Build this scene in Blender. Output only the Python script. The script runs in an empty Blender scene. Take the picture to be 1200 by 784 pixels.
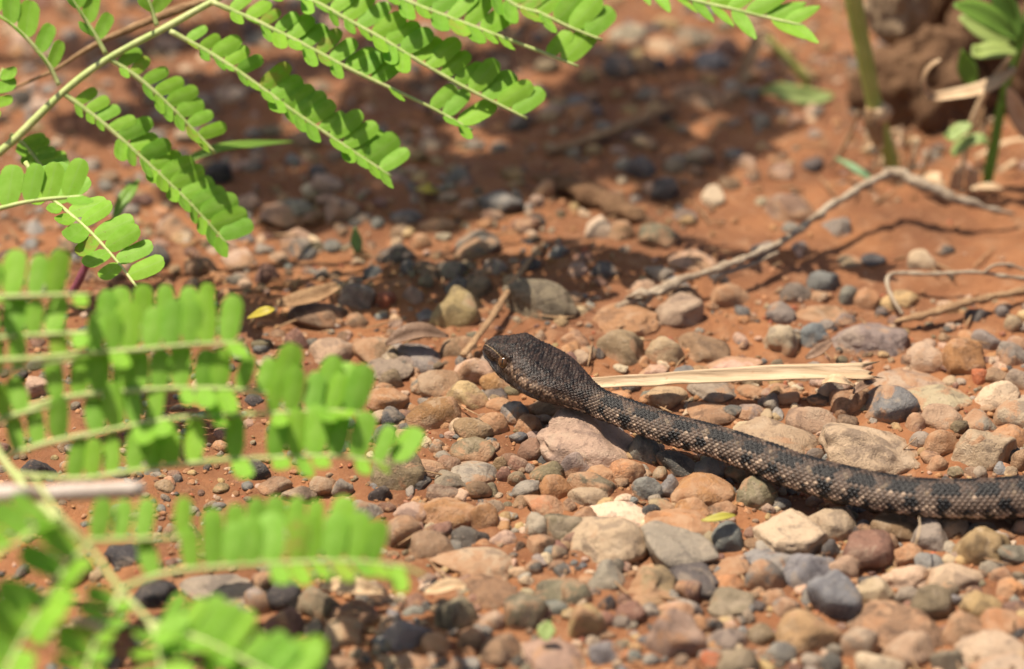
import bpy, bmesh, math, random
import numpy as np
from mathutils import Vector

# ------------------------------------------------------------------ camera, sky, sun, exposure
scene = bpy.context.scene
PITCH = math.radians(30.0)          # camera looks 30 degrees down on the ground
FRAME_W = 0.25                      # 25 cm wide at one metre
FOCUS = 0.951
FSTOP = 8.2
SUN_EL, SUN_ROT = math.radians(71.0), math.radians(-82.0)
EXPOSURE = 0.64

cam_data = bpy.data.cameras.new("camera")
cam = bpy.data.objects.new("camera", cam_data)
scene.collection.objects.link(cam)
cam.location = (0.0, -math.cos(PITCH), math.sin(PITCH))
cam.rotation_euler = (math.pi / 2 - PITCH, 0, 0)
cam_data.sensor_width = 36.0
cam_data.lens = 36.0 / FRAME_W
cam_data.clip_start = 0.02
cam_data.clip_end = 200.0
cam_data.dof.use_dof = True
cam_data.dof.focus_distance = FOCUS
cam_data.dof.aperture_fstop = FSTOP
cam_data.dof.aperture_blades = 0
scene.camera = cam

world = bpy.data.worlds.new("World")
scene.world = world
world.use_nodes = True
wn, wl = world.node_tree.nodes, world.node_tree.links
wn.clear()
w_out = wn.new("ShaderNodeOutputWorld")
w_bg = wn.new("ShaderNodeBackground")
w_sky = wn.new("ShaderNodeTexSky")
w_sky.sky_type = 'NISHITA'
w_sky.sun_disc = False
w_sky.sun_elevation = SUN_EL
w_sky.sun_rotation = SUN_ROT
w_bg.inputs[1].default_value = 0.078
w_sky.air_density = 0.7
w_sky.dust_density = 3.0
w_sky.ozone_density = 0.3
wl.new(w_sky.outputs[0], w_bg.inputs[0])
wl.new(w_bg.outputs[0], w_out.inputs[0])

sun_data = bpy.data.lights.new("sun", 'SUN')
sun_data.energy = 4.4
sun_data.angle = math.radians(0.53)
sun_data.color = (1.0, 0.91, 0.77)
sun = bpy.data.objects.new("sun", sun_data)
scene.collection.objects.link(sun)
SUN_DIR = Vector((math.sin(SUN_ROT) * math.cos(SUN_EL), math.cos(SUN_ROT) * math.cos(SUN_EL), math.sin(SUN_EL)))
sun.rotation_euler = SUN_DIR.to_track_quat('Z', 'Y').to_euler()
sun.location = SUN_DIR * 3

scene.view_settings.view_transform = 'Standard'
scene.view_settings.look = 'None'
scene.view_settings.exposure = EXPOSURE
scene.view_settings.gamma = 1.0
scene.view_settings.use_curve_mapping = False

# ------------------------------------------------------------------ helpers
rng = np.random.default_rng(11)
random.seed(5)
C0 = np.array(cam.location)
FWD = np.array((0.0, math.cos(PITCH), -math.sin(PITCH)))
UPV = np.array((0.0, math.sin(PITCH), math.cos(PITCH)))
RGT = np.array((1.0, 0.0, 0.0))

def ray(px, py):
    return FWD + RGT * ((px - 600.0) / 1200.0 * FRAME_W) + UPV * ((392.0 - py) / 1200.0 * FRAME_W)

def G(px, py, z=0.0):
    """the point of height z that lies at this place of the picture"""
    d = ray(px, py)
    return C0 + d * ((z - C0[2]) / d[2])

def P(px, py, depth):
    return C0 + ray(px, py) * depth

def V(px, py, y):
    """a point on the upright plane at world y"""
    d = ray(px, py)
    return C0 + d * ((y - C0[1]) / d[1])

def depth_of(p):
    return float(np.dot(np.asarray(p) - C0, FWD))

def mm(px, depth):
    """length in metres of so many photograph pixels at a depth"""
    return px * FRAME_W * depth / 1200.0

def _h(ix, iy, iz, seed):
    n = (ix.astype(np.int64) * 374761393 + iy.astype(np.int64) * 668265263 + iz.astype(np.int64) * 2147483647 + seed * 974711) & 0x7fffffff
    n = ((n ^ (n >> 13)) * 1274126177) & 0x7fffffff
    n = ((n ^ (n >> 16)) * 668265263) & 0x7fffffff
    return ((n ^ (n >> 15)) & 0xffff) / 32767.5 - 1.0

def vnoise(p, seed=0):
    """smooth value noise, p is (n, 3), result -1 .. 1"""
    i = np.floor(p).astype(np.int64)
    f = p - i
    f = f * f * f * (f * (f * 6 - 15) + 10)
    r = 0.0
    for dx in (0, 1):
        wx = f[:, 0] if dx else 1 - f[:, 0]
        for dy in (0, 1):
            wy = f[:, 1] if dy else 1 - f[:, 1]
            for dz in (0, 1):
                wz = f[:, 2] if dz else 1 - f[:, 2]
                r = r + wx * wy * wz * _h(i[:, 0] + dx, i[:, 1] + dy, i[:, 2] + dz, seed)
    return r

def fbm(p, seed=0, octaves=3):
    r, a = 0.0, 1.0
    for k in range(octaves):
        r = r + a * vnoise(p * (2.03 ** k), seed + k * 17)
        a *= 0.5
    return r

def mesh_from(name, verts, faces, mat, smooth=True, colors=None):
    me = bpy.data.meshes.new(name)
    verts = np.asarray(verts, dtype=np.float64)
    if isinstance(faces, np.ndarray):
        n, k = faces.shape
        me.vertices.add(len(verts))
        me.vertices.foreach_set("co", verts.ravel())
        me.loops.add(n * k)
        me.loops.foreach_set("vertex_index", faces.ravel().astype(np.int32))
        me.polygons.add(n)
        me.polygons.foreach_set("loop_start", np.arange(0, n * k, k, dtype=np.int32))
        me.update(calc_edges=True)
    else:
        me.from_pydata([tuple(v) for v in verts], [], faces)
        me.update()
    if smooth:
        me.polygons.foreach_set("use_smooth", np.ones(len(me.polygons), dtype=bool))
    if colors is not None:
        ca = me.color_attributes.new("col", 'FLOAT_COLOR', 'POINT')
        c4 = np.ones((len(verts), 4))
        c4[:, :3] = colors
        ca.data.foreach_set("color", c4.ravel())
    if mat is not None:
        me.materials.append(mat)
    return me

def link(name, me, parent=None, loc=None):
    o = bpy.data.objects.new(name, me)
    scene.collection.objects.link(o)
    if parent is not None:
        o.parent = parent
        # children are built in world coordinates relative to the parent's place
    if loc is not None:
        o.location = loc
    return o

def tag(o, label=None, cat=None, group=None, kind=None):
    if label: o["label"] = label
    if cat: o["category"] = cat
    if group: o["group"] = group
    if kind: o["kind"] = kind
    return o

def catmull(pts, n):
    """n points, evenly spaced, on a smooth curve through pts"""
    p = np.asarray(pts, dtype=float)
    if len(p) == 2:
        t = np.linspace(0, 1, n)[:, None]
        return p[0] * (1 - t) + p[1] * t
    q = np.vstack([2 * p[0] - p[1], p, 2 * p[-1] - p[-2]])
    out = []
    for i in range(1, len(q) - 2):
        for t in np.linspace(0, 1, 24, endpoint=False):
            t2, t3 = t * t, t * t * t
            out.append(0.5 * (2 * q[i] + (q[i + 1] - q[i - 1]) * t + (2 * q[i - 1] - 5 * q[i] + 4 * q[i + 1] - q[i + 2]) * t2
                              + (3 * q[i] - q[i - 1] - 3 * q[i + 1] + q[i + 2]) * t3))
    out.append(q[-2])
    out = np.array(out)
    d = np.concatenate([[0], np.cumsum(np.linalg.norm(np.diff(out[:, :3], axis=0), axis=1))])
    s = np.linspace(0, d[-1], n)
    return np.stack([np.interp(s, d, out[:, k]) for k in range(out.shape[1])], 1)

def frames(c):
    t = np.gradient(c, axis=0)
    t /= np.linalg.norm(t, axis=1)[:, None] + 1e-12
    side = np.cross(t, np.array((0, 0, 1.0)))
    ln = np.linalg.norm(side, axis=1)[:, None]
    side = np.where(ln > 0.15, side / (ln + 1e-12), np.array((1.0, 0, 0)))
    up = np.cross(side, t)
    up /= np.linalg.norm(up, axis=1)[:, None] + 1e-12
    side = np.cross(t, up)
    return t, side, up

def tube(pts, radii, n=24, sides=8, rough=0.0, seed=0, flat=1.0, fscale=300.0):
    """a tapered round stalk along pts with an uneven surface"""
    pr = np.column_stack([np.asarray(pts, float), np.asarray(radii, float)])
    c = catmull(pr, n)
    r = c[:, 3]
    c = c[:, :3]
    t, s, u = frames(c)
    th = np.linspace(0, 2 * np.pi, sides, endpoint=False)
    ct, st = np.cos(th), np.sin(th)
    v = c[:, None, :] + r[:, None, None] * (s[:, None, :] * ct[None, :, None] + flat * u[:, None, :] * st[None, :, None])
    v = v.reshape(-1, 3)
    if rough:
        nn = fbm(v * fscale, seed, 3)
        dirs = v - np.repeat(c, sides, axis=0)
        v = v + dirs * (nn * rough)[:, None]
    f = []
    for i in range(n - 1):
        for j in range(sides):
            k = (j + 1) % sides
            f.append((i * sides + j, i * sides + k, (i + 1) * sides + k, (i + 1) * sides + j))
    nv = len(v)
    v = np.vstack([v, c[0], c[-1]])
    for j in range(sides):
        k = (j + 1) % sides
        f.append((nv, k, j))
        f.append((nv + 1, (n - 1) * sides + j, (n - 1) * sides + k))
    return v, f

def join(parts):
    vs, fs, off = [], [], 0
    for v, f in parts:
        vs.append(v)
        fs += [tuple(i + off for i in q) for q in f]
        off += len(v)
    return np.vstack(vs), fs

def blade(pts, widths, normal, n=16, across=5, cup=0.15, thick=0.00015, twist=0.0, wavy=0.0, seed=0):
    """a thin leaf blade with two faces, along pts; normal tells which way its face looks"""
    pw = np.column_stack([np.asarray(pts, float), np.asarray(widths, float)])
    c = catmull(pw, n)
    w = c[:, 3]
    c = c[:, :3]
    t = np.gradient(c, axis=0)
    t /= np.linalg.norm(t, axis=1)[:, None]
    nrm = np.asarray(normal, float)[None, :] - t * (t @ np.asarray(normal, float))[:, None]
    nrm /= np.linalg.norm(nrm, axis=1)[:, None]
    s = np.cross(t, nrm)
    if twist:
        a = np.linspace(0, twist, n)[:, None]
        s, nrm = s * np.cos(a) + nrm * np.sin(a), nrm * np.cos(a) - s * np.sin(a)
    x = np.linspace(-1, 1, across)
    v = c[:, None, :] + s[:, None, :] * (x[None, :] * w[:, None] * 0.5)[:, :, None] + nrm[:, None, :] * ((x ** 2 - 0.4)[None, :] * w[:, None] * cup)[:, :, None]
    v = v.reshape(-1, 3)
    if wavy:
        nn = vnoise(v * 180.0, seed) * wavy
        v = v + np.repeat(nrm, across, axis=0) * nn[:, None]
    nr = np.repeat(nrm, across, axis=0)
    top, bot = v + nr * thick, v - nr * thick
    m = len(v)
    f = []
    for i in range(n - 1):
        for j in range(across - 1):
            a, b, d, e = i * across + j, i * across + j + 1, (i + 1) * across + j + 1, (i + 1) * across + j
            f.append((a, b, d, e))
            f.append((m + e, m + d, m + b, m + a))
    edge = [j for j in range(across)] + [i * across + across - 1 for i in range(1, n)] + [(n - 1) * across + j for j in range(across - 2, -1, -1)] + [i * across for i in range(n - 2, 0, -1)]
    for i in range(len(edge)):
        a, b = edge[i], edge[(i + 1) % len(edge)]
        f.append((b, a, m + a, m + b))
    return np.vstack([top, bot]), f

# ------------------------------------------------------------------ materials
def new_mat(name):
    m = bpy.data.materials.new(name)
    m.use_nodes = True
    m.node_tree.nodes.clear()
    return m, m.node_tree.nodes, m.node_tree.links

class NT:
    """short hand for building node trees"""
    def __init__(self, name):
        self.m, self.n, self.l = new_mat(name)
        self.out = self.n.new("ShaderNodeOutputMaterial")
    def node(self, kind, **kw):
        x = self.n.new(kind)
        for k, v in kw.items():
            setattr(x, k, v)
        return x
    def put(self, sock, val):
        if isinstance(val, bpy.types.NodeSocket):
            self.l.new(val, sock)
        else:
            sock.default_value = val
    def noise(self, vec, scale, detail=4.0, rough=0.55, dist=0.0):
        x = self.node("ShaderNodeTexNoise")
        self.put(x.inputs["Vector"], vec)
        x.inputs["Scale"].default_value = scale
        x.inputs["Detail"].default_value = detail
        x.inputs["Roughness"].default_value = rough
        x.inputs["Distortion"].default_value = dist
        return x.outputs["Fac"]
    def ramp(self, fac, lo, hi, a=0.0, b=1.0):
        x = self.node("ShaderNodeMapRange", interpolation_type='SMOOTHSTEP')
        self.put(x.inputs[0], fac)
        for k, v in zip((1, 2, 3, 4), (lo, hi, a, b)):
            self.put(x.inputs[k], v)
        return x.outputs[0]
    def mix(self, fac, a, b, mode='MIX'):
        x = self.node("ShaderNodeMix", data_type='RGBA', blend_type=mode)
        self.put(x.inputs[0], fac)
        for s, v in ((x.inputs[6], a), (x.inputs[7], b)):
            if isinstance(v, tuple) and len(v) == 3: v = v + (1.0,)
            self.put(s, v)
        return x.outputs[2]
    def math(self, op, a, b=0.0, clamp=False):
        x = self.node("ShaderNodeMath", operation=op, use_clamp=clamp)
        self.put(x.inputs[0], a)
        self.put(x.inputs[1], b)
        return x.outputs[0]
    def vmath(self, op, a, b):
        x = self.node("ShaderNodeVectorMath", operation=op)
        self.put(x.inputs[0], a)
        self.put(x.inputs[1], b)
        return x.outputs[0]
    def bump(self, height, dist, strength=1.0, normal=None):
        x = self.node("ShaderNodeBump")
        x.inputs["Strength"].default_value = strength
        x.inputs["Distance"].default_value = dist
        self.put(x.inputs["Height"], height)
        if normal is not None: self.put(x.inputs["Normal"], normal)
        return x.outputs[0]
    def principled(self, color, rough=0.6, spec=0.4, normal=None, **kw):
        x = self.node("ShaderNodeBsdfPrincipled")
        if isinstance(color, tuple) and len(color) == 3: color = color + (1.0,)
        self.put(x.inputs["Base Color"], color)
        self.put(x.inputs["Roughness"], rough)
        self.put(x.inputs["Specular IOR Level"], spec)
        if normal is not None: self.put(x.inputs["Normal"], normal)
        for k, v in kw.items(): self.put(x.inputs[k], v)
        return x.outputs[0]
    def done(self, shader):
        self.l.new(shader, self.out.inputs[0])
        return self.m

CLAY = (0.35, 0.150, 0.062)
CLAY_DARK = (0.21, 0.088, 0.040)
CLAY_PALE = (0.43, 0.240, 0.130)

def stone_material(name, per_object):
    t = NT(name)
    tc = t.node("ShaderNodeTexCoord").outputs["Object"]
    if per_object:
        oi = t.node("ShaderNodeObjectInfo")
        base = oi.outputs["Color"]
        rnd = oi.outputs["Random"]
        off = t.node("ShaderNodeCombineXYZ")
        t.put(off.inputs[0], t.math('MULTIPLY', rnd, 3.1))
        t.put(off.inputs[1], t.math('MULTIPLY', rnd, 7.7))
        t.put(off.inputs[2], t.math('MULTIPLY', rnd, 5.3))
        vec = t.vmath('ADD', tc, off.outputs[0])
        alpha = oi.outputs["Alpha"]
    else:
        at = t.node("ShaderNodeAttribute", attribute_name="col")
        base = at.outputs["Color"]
        vec = tc
        alpha = 0.45
    blot = t.noise(vec, 150.0, 5.0, 0.6, 0.6)
    mid = t.noise(vec, 420.0, 5.0, 0.65)
    fine = t.noise(vec, 1900.0, 4.0, 0.7)
    # mineral patches: darker and paler than the stone itself
    dark = t.mix(1.0, base, (0.52, 0.52, 0.56), 'MULTIPLY')
    pale = t.mix(0.45, base, (0.52, 0.40, 0.28))
    c = t.mix(t.ramp(blot, 0.52, 0.62, 0.0, 0.75), base, dark)
    c = t.mix(t.ramp(blot, 0.46, 0.34, 0.0, 0.75), c, pale)
    c = t.mix(t.ramp(mid, 0.52, 0.70, 0.0, 0.6), c, t.mix(1.0, c, (0.45, 0.43, 0.43), 'MULTIPLY'))
    vo = t.node("ShaderNodeTexVoronoi")
    t.put(vo.inputs["Vector"], vec)
    vo.inputs["Scale"].default_value = 900.0
    c = t.mix(t.ramp(vo.outputs["Distance"], 0.22, 0.08, 0.0, 0.35), c, (0.09, 0.075, 0.065))
    c = t.mix(t.ramp(fine, 0.56, 0.72, 0.0, 0.5), c, (0.55, 0.42, 0.30))
    # dried film of red clay in patches, thicker towards the foot of a stone
    sep = t.node("ShaderNodeSeparateXYZ")
    t.put(sep.inputs[0], tc)
    film = t.noise(vec, 110.0, 8.0, 0.68, 0.6)
    amt = t.math('ADD', film, t.math('MULTIPLY', t.math('SUBTRACT', alpha, 0.5), 0.5))
    if per_object:
        amt = t.math('ADD', amt, t.ramp(sep.outputs[2], 0.0025, -0.003, 0.0, 0.16))
    clayc = t.mix(t.ramp(mid, 0.35, 0.65), (0.38, 0.195, 0.098), (0.45, 0.275, 0.160))
    c = t.mix(t.ramp(amt, 0.535, 0.62, 0.0, 0.85), c, clayc)
    h = t.math('ADD', t.math('MULTIPLY', mid, 0.75), t.math('MULTIPLY', fine, 0.75))
    nrm = t.bump(t.math('ADD', h, t.math('MULTIPLY', blot, 0.8)), 0.0018, 0.6)
    rough = t.ramp(mid, 0.3, 0.7, 0.52, 0.80)
    return t.done(t.principled(c, rough, 0.30, nrm))

MAT_STONE = stone_material("stone", True)
MAT_GRAVEL = stone_material("gravel", False)

def ground_material():
    t = NT("red_clay_soil")
    tc = t.node("ShaderNodeTexCoord").outputs["Object"]
    a = t.noise(tc, 28.0, 5.0, 0.6, 0.4)
    b = t.noise(tc, 160.0, 6.0, 0.65, 0.3)
    f = t.noise(tc, 1500.0, 5.0, 0.72)
    g = t.noise(tc, 5200.0, 3.0, 0.7)
    c = t.mix(t.ramp(a, 0.36, 0.66), CLAY_DARK, CLAY)
    c = t.mix(t.ramp(b, 0.50, 0.74, 0.0, 0.65), c, CLAY_PALE)
    c = t.mix(t.ramp(b, 0.46, 0.28, 0.0, 0.6), c, (0.24, 0.085, 0.035))
    c = t.mix(t.ramp(f, 0.58, 0.74, 0.0, 0.55), c, (0.48, 0.29, 0.17))
    c = t.mix(t.ramp(f, 0.42, 0.27, 0.0, 0.6), c, (0.19, 0.075, 0.035))
    vo = t.node("ShaderNodeTexVoronoi")
    t.put(vo.inputs["Vector"], tc)
    vo.inputs["Scale"].default_value = 520.0
    spk = t.math('MULTIPLY', t.ramp(vo.outputs["Distance"], 0.22, 0.12), t.ramp(b, 0.5, 0.6))
    c = t.mix(t.math('MULTIPLY', spk, 0.7), c, (0.08, 0.06, 0.055))
    h = t.math('ADD', t.math('MULTIPLY', b, 1.0), t.math('ADD', t.math('MULTIPLY', f, 0.35), t.math('MULTIPLY', g, 0.10)))
    nrm = t.bump(h, 0.0032, 0.7)
    return t.done(t.principled(c, t.ramp(f, 0.3, 0.7, 0.62, 0.92), 0.28, nrm))

MAT_GROUND = ground_material()

def leaf_material(name, col, col2, trans, rough=0.42, edge=None):
    t = NT(name)
    tc = t.node("ShaderNodeTexCoord").outputs["Object"]
    oi = t.node("ShaderNodeObjectInfo")
    n1 = t.noise(tc, 3.2, 4.0, 0.6)
    n2 = t.noise(tc, 40.0, 3.0, 0.6)
    c = t.mix(t.ramp(n1, 0.3, 0.7), col, col2)
    c = t.mix(t.ramp(oi.outputs["Random"], 0.0, 1.0, 0.0, 0.45), c, tuple(x * y for x, y in zip(col, (1.35, 1.12, 0.8))))
    c = t.mix(t.ramp(n2, 0.60, 0.75, 0.0, 0.35), c, tuple(min(1, x * 1.4 + .03) for x in col2))
    if edge:
        sp_ = t.node("ShaderNodeSeparateXYZ")
        t.put(sp_.inputs[0], tc)
        rib = t.ramp(t.math('ABSOLUTE', sp_.outputs[1]), 0.030, 0.008, 0.0, 0.40)
        c = t.mix(rib, c, edge)
        old = t.math('MULTIPLY', t.ramp(oi.outputs["Random"], 0.93, 0.97), t.ramp(n1, 0.40, 0.60))
        c = t.mix(t.math('MULTIPLY', old, 0.75), c, (0.50, 0.46, 0.10))
        rn2 = t.math('FRACT', t.math('MULTIPLY', oi.outputs["Random"], 17.3))
        c = t.mix(t.ramp(rn2, 0.45, 1.0, 0.0, 0.26), c, (0.13, 0.38, 0.045))
        sp2 = t.noise(t.vmath('ADD', tc, oi.outputs["Location"]), 9.0, 3.0, 0.6)
        c = t.mix(t.ramp(sp2, 0.70, 0.74, 0.0, 0.65), c, (0.30, 0.20, 0.07))
    nrm = t.bump(n2, 0.0003, 0.3)
    pr = t.principled(c, rough, 0.28, nrm)
    tr = t.node("ShaderNodeBsdfTranslucent")
    tcol = t.mix(1.0, c, (1.15, 1.12, 0.55), 'MULTIPLY')
    t.put(tr.inputs[0], tcol)
    mx = t.node("ShaderNodeMixShader")
    mx.inputs[0].default_value = trans
    t.l.new(pr, mx.inputs[1])
    t.l.new(tr.outputs[0], mx.inputs[2])
    return t.done(mx.outputs[0])

MAT_LEAF = leaf_material("green_leaflet", (0.31, 0.58, 0.062), (0.39, 0.65, 0.115), 0.54, 0.50, (0.42, 0.62, 0.17))
MAT_GRASS = leaf_material("grass_blade", (0.20, 0.38, 0.07), (0.29, 0.45, 0.11), 0.45)
MAT_YELLOW = leaf_material("yellow_leaf", (0.42, 0.37, 0.05), (0.50, 0.45, 0.10), 0.30)
MAT_PALEGREEN = leaf_material("pale_green_leaf", (0.34, 0.47, 0.14), (0.44, 0.50, 0.22), 0.35)
MAT_BLUEGREEN = leaf_material("blue_green_leaf", (0.24, 0.42, 0.22), (0.33, 0.50, 0.32), 0.45)

def plain_material(name, col, col2, scale=200.0, rough=0.7, stretch=None, bumpd=0.0006, spec=0.3, dark=None):
    t = NT(name)
    tc = t.node("ShaderNodeTexCoord").outputs["Object"]
    if stretch:
        tc = t.vmath('MULTIPLY', tc, stretch)
    n1 = t.noise(tc, scale, 5.0, 0.62, 0.3)
    n2 = t.noise(tc, scale * 5.5, 4.0, 0.65)
    c = t.mix(t.ramp(n1, 0.32, 0.68), col, col2)
    c = t.mix(t.ramp(n2, 0.55, 0.75, 0.0, 0.6), c, dark if dark else tuple(x * 0.45 for x in col))
    nrm = t.bump(t.math('ADD', n1, t.math('MULTIPLY', n2, 0.5)), bumpd, 0.8)
    return t.done(t.principled(c, rough, spec, nrm))

MAT_STALK = plain_material("green_stalk", (0.36, 0.46, 0.13), (0.50, 0.53, 0.22), 260.0, 0.5, None, 0.0003, 0.4, (0.45, 0.36, 0.16))
MAT_STEM = plain_material("green_stem", (0.31, 0.37, 0.075), (0.42, 0.45, 0.12), 120.0, 0.5, None, 0.0004, 0.4, (0.22, 0.17, 0.05))
MAT_TWIG = plain_material("weathered_twig", (0.29, 0.21, 0.14), (0.45, 0.36, 0.26), 240.0, 0.85, None, 0.0012, 0.2, (0.17, 0.105, 0.06))
MAT_DRYBROWN = plain_material("dry_brown_stem", (0.25, 0.145, 0.075), (0.38, 0.24, 0.13), 260.0, 0.8, None, 0.0009, 0.2, (0.12, 0.06, 0.03))
MAT_PALESTICK = plain_material("pale_stick", (0.55, 0.45, 0.38), (0.66, 0.56, 0.48), 150.0, 0.8)
MAT_DRYLEAF = plain_material("dry_leaf", (0.46, 0.30, 0.17), (0.60, 0.44, 0.27), 200.0, 0.7, None, 0.0005, 0.3, (0.26, 0.15, 0.08))
MAT_DARKLEAF = plain_material("dead_dark_leaf", (0.16, 0.095, 0.06), (0.27, 0.17, 0.11), 200.0, 0.6, None, 0.0005)
MAT_STUMP = plain_material("old_wood", (0.30, 0.20, 0.12), (0.46, 0.34, 0.22), 90.0, 0.9, None, 0.0030, 0.15, (0.10, 0.06, 0.035))
MAT_CLOD = plain_material("earth_clod", (0.13, 0.070, 0.038), (0.21, 0.120, 0.066), 110.0, 0.95, None, 0.0030, 0.15, (0.11, 0.05, 0.025))

def straw_material():
    t = NT("straw")
    tc = t.node("ShaderNodeTexCoord").outputs["Object"]
    s = t.vmath('MULTIPLY', tc, (0.05, 1.0, 1.0))
    n1 = t.noise(s, 900.0, 4.0, 0.6)
    n2 = t.noise(tc, 420.0, 4.0, 0.6)
    c = t.mix(t.ramp(n1, 0.35, 0.68), (0.42, 0.29, 0.17), (0.58, 0.43, 0.275))
    c = t.mix(t.ramp(n2, 0.62, 0.74, 0.0, 0.75), c, (0.30, 0.13, 0.05))
    return t.done(t.principled(c, 0.62, 0.3, t.bump(n1, 0.0007, 0.8)))
MAT_STRAW = straw_material()

def snake_material():
    t = NT("snake_scales")
    at = t.node("ShaderNodeAttribute", attribute_name="col")
    tc = t.node("ShaderNodeTexCoord").outputs["Object"]
    f = t.noise(tc, 3800.0, 4.0, 0.7)
    c = t.mix(t.ramp(f, 0.35, 0.7, 0.0, 0.5), at.outputs["Color"], t.mix(1.0, at.outputs["Color"], (0.4, 0.38, 0.38), 'MULTIPLY'))
    return t.done(t.principled(c, t.ramp(f, 0.3, 0.7, 0.24, 0.45), 0.36, t.bump(f, 0.00022, 0.7)))
MAT_SNAKE = snake_material()

def simple(name, col, rough, spec=0.5):
    t = NT(name)
    tc = t.node("ShaderNodeTexCoord").outputs["Object"]
    n = t.noise(tc, 1500.0, 4.0, 0.6)
    return t.done(t.principled(t.mix(t.ramp(n, 0.3, 0.7), col, tuple(x * 0.55 for x in col)), rough, spec))
MAT_EYE = simple("eye_iris", (0.13, 0.06, 0.022), 0.12, 0.6)
MAT_PUPIL = simple("eye_pupil", (0.006, 0.005, 0.005), 0.08, 0.6)

# ------------------------------------------------------------------ the ground
def ground_height(x, y):
    p = np.stack([x, y, np.zeros_like(x)], 1)
    h = 0.0016 * fbm(p * 16.0, 3, 2) + 0.0010 * fbm(p * 70.0, 9, 3) + 0.00035 * fbm(p * 420.0, 21, 2)
    h = h + 0.006 * np.clip((y - 0.13) / 0.2, 0, 1) * (0.6 + 0.5 * vnoise(p * 9.0, 31))
    far = np.clip((np.hypot(x, y) - 0.6) / 3.0, 0, 1)
    return h + far * 0.06 * vnoise(p * 0.9, 40)

def axis_coords(lo, hi, step, reach):
    inner = np.arange(lo, hi + step * 0.5, step)
    out, d, s = [], 0.0, step
    while d < reach:
        s *= 1.22
        d += s
        out.append(d)
    out = np.array(out)
    return np.concatenate([(lo - out)[::-1], inner, hi + out])

gx = axis_coords(-0.24, 0.24, 0.00125, 30.0)
gy = axis_coords(-0.22, 0.33, 0.00125, 30.0)
X, Y = np.meshgrid(gx, gy)
gz = ground_height(X.ravel(), Y.ravel())
gv = np.stack([X.ravel(), Y.ravel(), gz], 1)
nx, ny = len(gx), len(gy)
idx = np.arange(nx * ny).reshape(ny, nx)
gf = np.stack([idx[:-1, :-1].ravel(), idx[:-1, 1:].ravel(), idx[1:, 1:].ravel(), idx[1:, :-1].ravel()], 1)
ground = link("ground", mesh_from("ground", gv, gf, MAT_GROUND))
tag(ground, "orange red clay soil with fine grit between the pebbles", "ground", kind="structure")

_gz2 = gz.reshape(ny, nx)
def gh1(x, y):
    i = min(max(int(np.searchsorted(gx, x)) - 1, 0), nx - 2)
    j = min(max(int(np.searchsorted(gy, y)) - 1, 0), ny - 2)
    fx = (x - gx[i]) / (gx[i + 1] - gx[i]); fy = (y - gy[j]) / (gy[j + 1] - gy[j])
    return float((_gz2[j, i] * (1 - fx) + _gz2[j, i + 1] * fx) * (1 - fy) + (_gz2[j + 1, i] * (1 - fx) + _gz2[j + 1, i + 1] * fx) * fy)

# ------------------------------------------------------------------ the snake
# centre line: photograph place and height of the middle of the body, then half width and half height (mm)
NECK_Z = 0.0098
neck = G(700, 473, NECK_Z)
snout = neck + np.array((-0.0262, 0.0146, 0.0072))
d_sn = snout - C0
body_px = [(720, 481, .0092), (750, 492, .0087), (780, 503, .0083), (810, 511, .0080), (840, 519.5, .0077), (870, 530, .0074), (900, 541, .0072), (940, 556, .0070),
           (1005, 573, .0068), (1070, 584, .0072), (1135, 587, .0072), (1198, 584, .0072), (1270, 574, .0075), (1350, 548, .0072), (1430, 500, .007), (1480, 430, .007), (1490, 350, .0065),
           (1450, 270, .0055), (1455, 190, .005), (1520, 130, .004), (1600, 110, .0025)]
ctrl = [snout, snout * 0.72 + neck * 0.28 + np.array((0, 0, 0.0004)), snout * 0.35 + neck * 0.65 + np.array((0, 0, 0.0004)), neck] + [G(a, b, z) for a, b, z in body_px]
dense = catmull(np.array(ctrl), 6000)
arc = np.concatenate([[0], np.cumsum(np.linalg.norm(np.diff(dense, axis=0), axis=1))])
HEADL = float(np.linalg.norm(snout - neck))
vis_end = HEADL + 0.118
total = arc[-1]
s_list = np.concatenate([np.array([0.0, 0.00008, 0.0002, 0.0004, 0.0007]), np.concatenate([np.arange(0.0010, HEADL * 1.1, 0.00014), np.arange(HEADL * 1.1, vis_end, 0.00021)]), np.arange(vis_end, total, 0.0006)])
cen = np.stack([np.interp(s_list, arc, dense[:, k]) for k in range(3)], 1)
# smooth frames from a smoothed tangent
tt = np.stack([np.interp(s_list + 0.002, arc, dense[:, k]) - np.interp(s_list - 0.002, arc, dense[:, k]) for k in range(3)], 1)
tt /= np.linalg.norm(tt, axis=1)[:, None]
sd = np.cross(tt, np.array((0, 0, 1.0)))
sd /= np.linalg.norm(sd, axis=1)[:, None]
upn = np.cross(sd, tt)
# sd points to the side away from or towards the camera: make +sd the camera's side
if np.mean(sd[:, 1]) > 0:
    sd = -sd
hs = np.array([0, .012, .04, .09, .15, .2, .3, .43, .55, .65, .8, .9, 1.0]) * HEADL
hw = np.array([.6, 1.8, 2.7, 3.6, 4.5, 5.3, 6.6, 7.9, 8.3, 7.8, 5.8, 4.3, 3.6])
hh = np.array([.6, 1.6, 2.5, 3.4, 4.3, 5.0, 5.5, 5.3, 4.7, 4.3, 3.8, 3.5, 3.35])
bs = np.array([HEADL + .018, HEADL + .03, HEADL + .045, HEADL + .08, HEADL + .10, HEADL + .13, HEADL + .25, total - .10, total - 0.03, total])
bw = np.array([3.8, 3.95, 4.4, 4.75, 5.1, 5.4, 5.6, 4.4, 2.2, 0.5])
bh = np.array([3.45, 3.65, 4.1, 4.35, 4.75, 5.0, 5.0, 4.0, 2.0, 0.5])
W_ = np.interp(s_list, np.concatenate([hs, bs]), np.concatenate([hw, bw])) * 0.001
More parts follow.
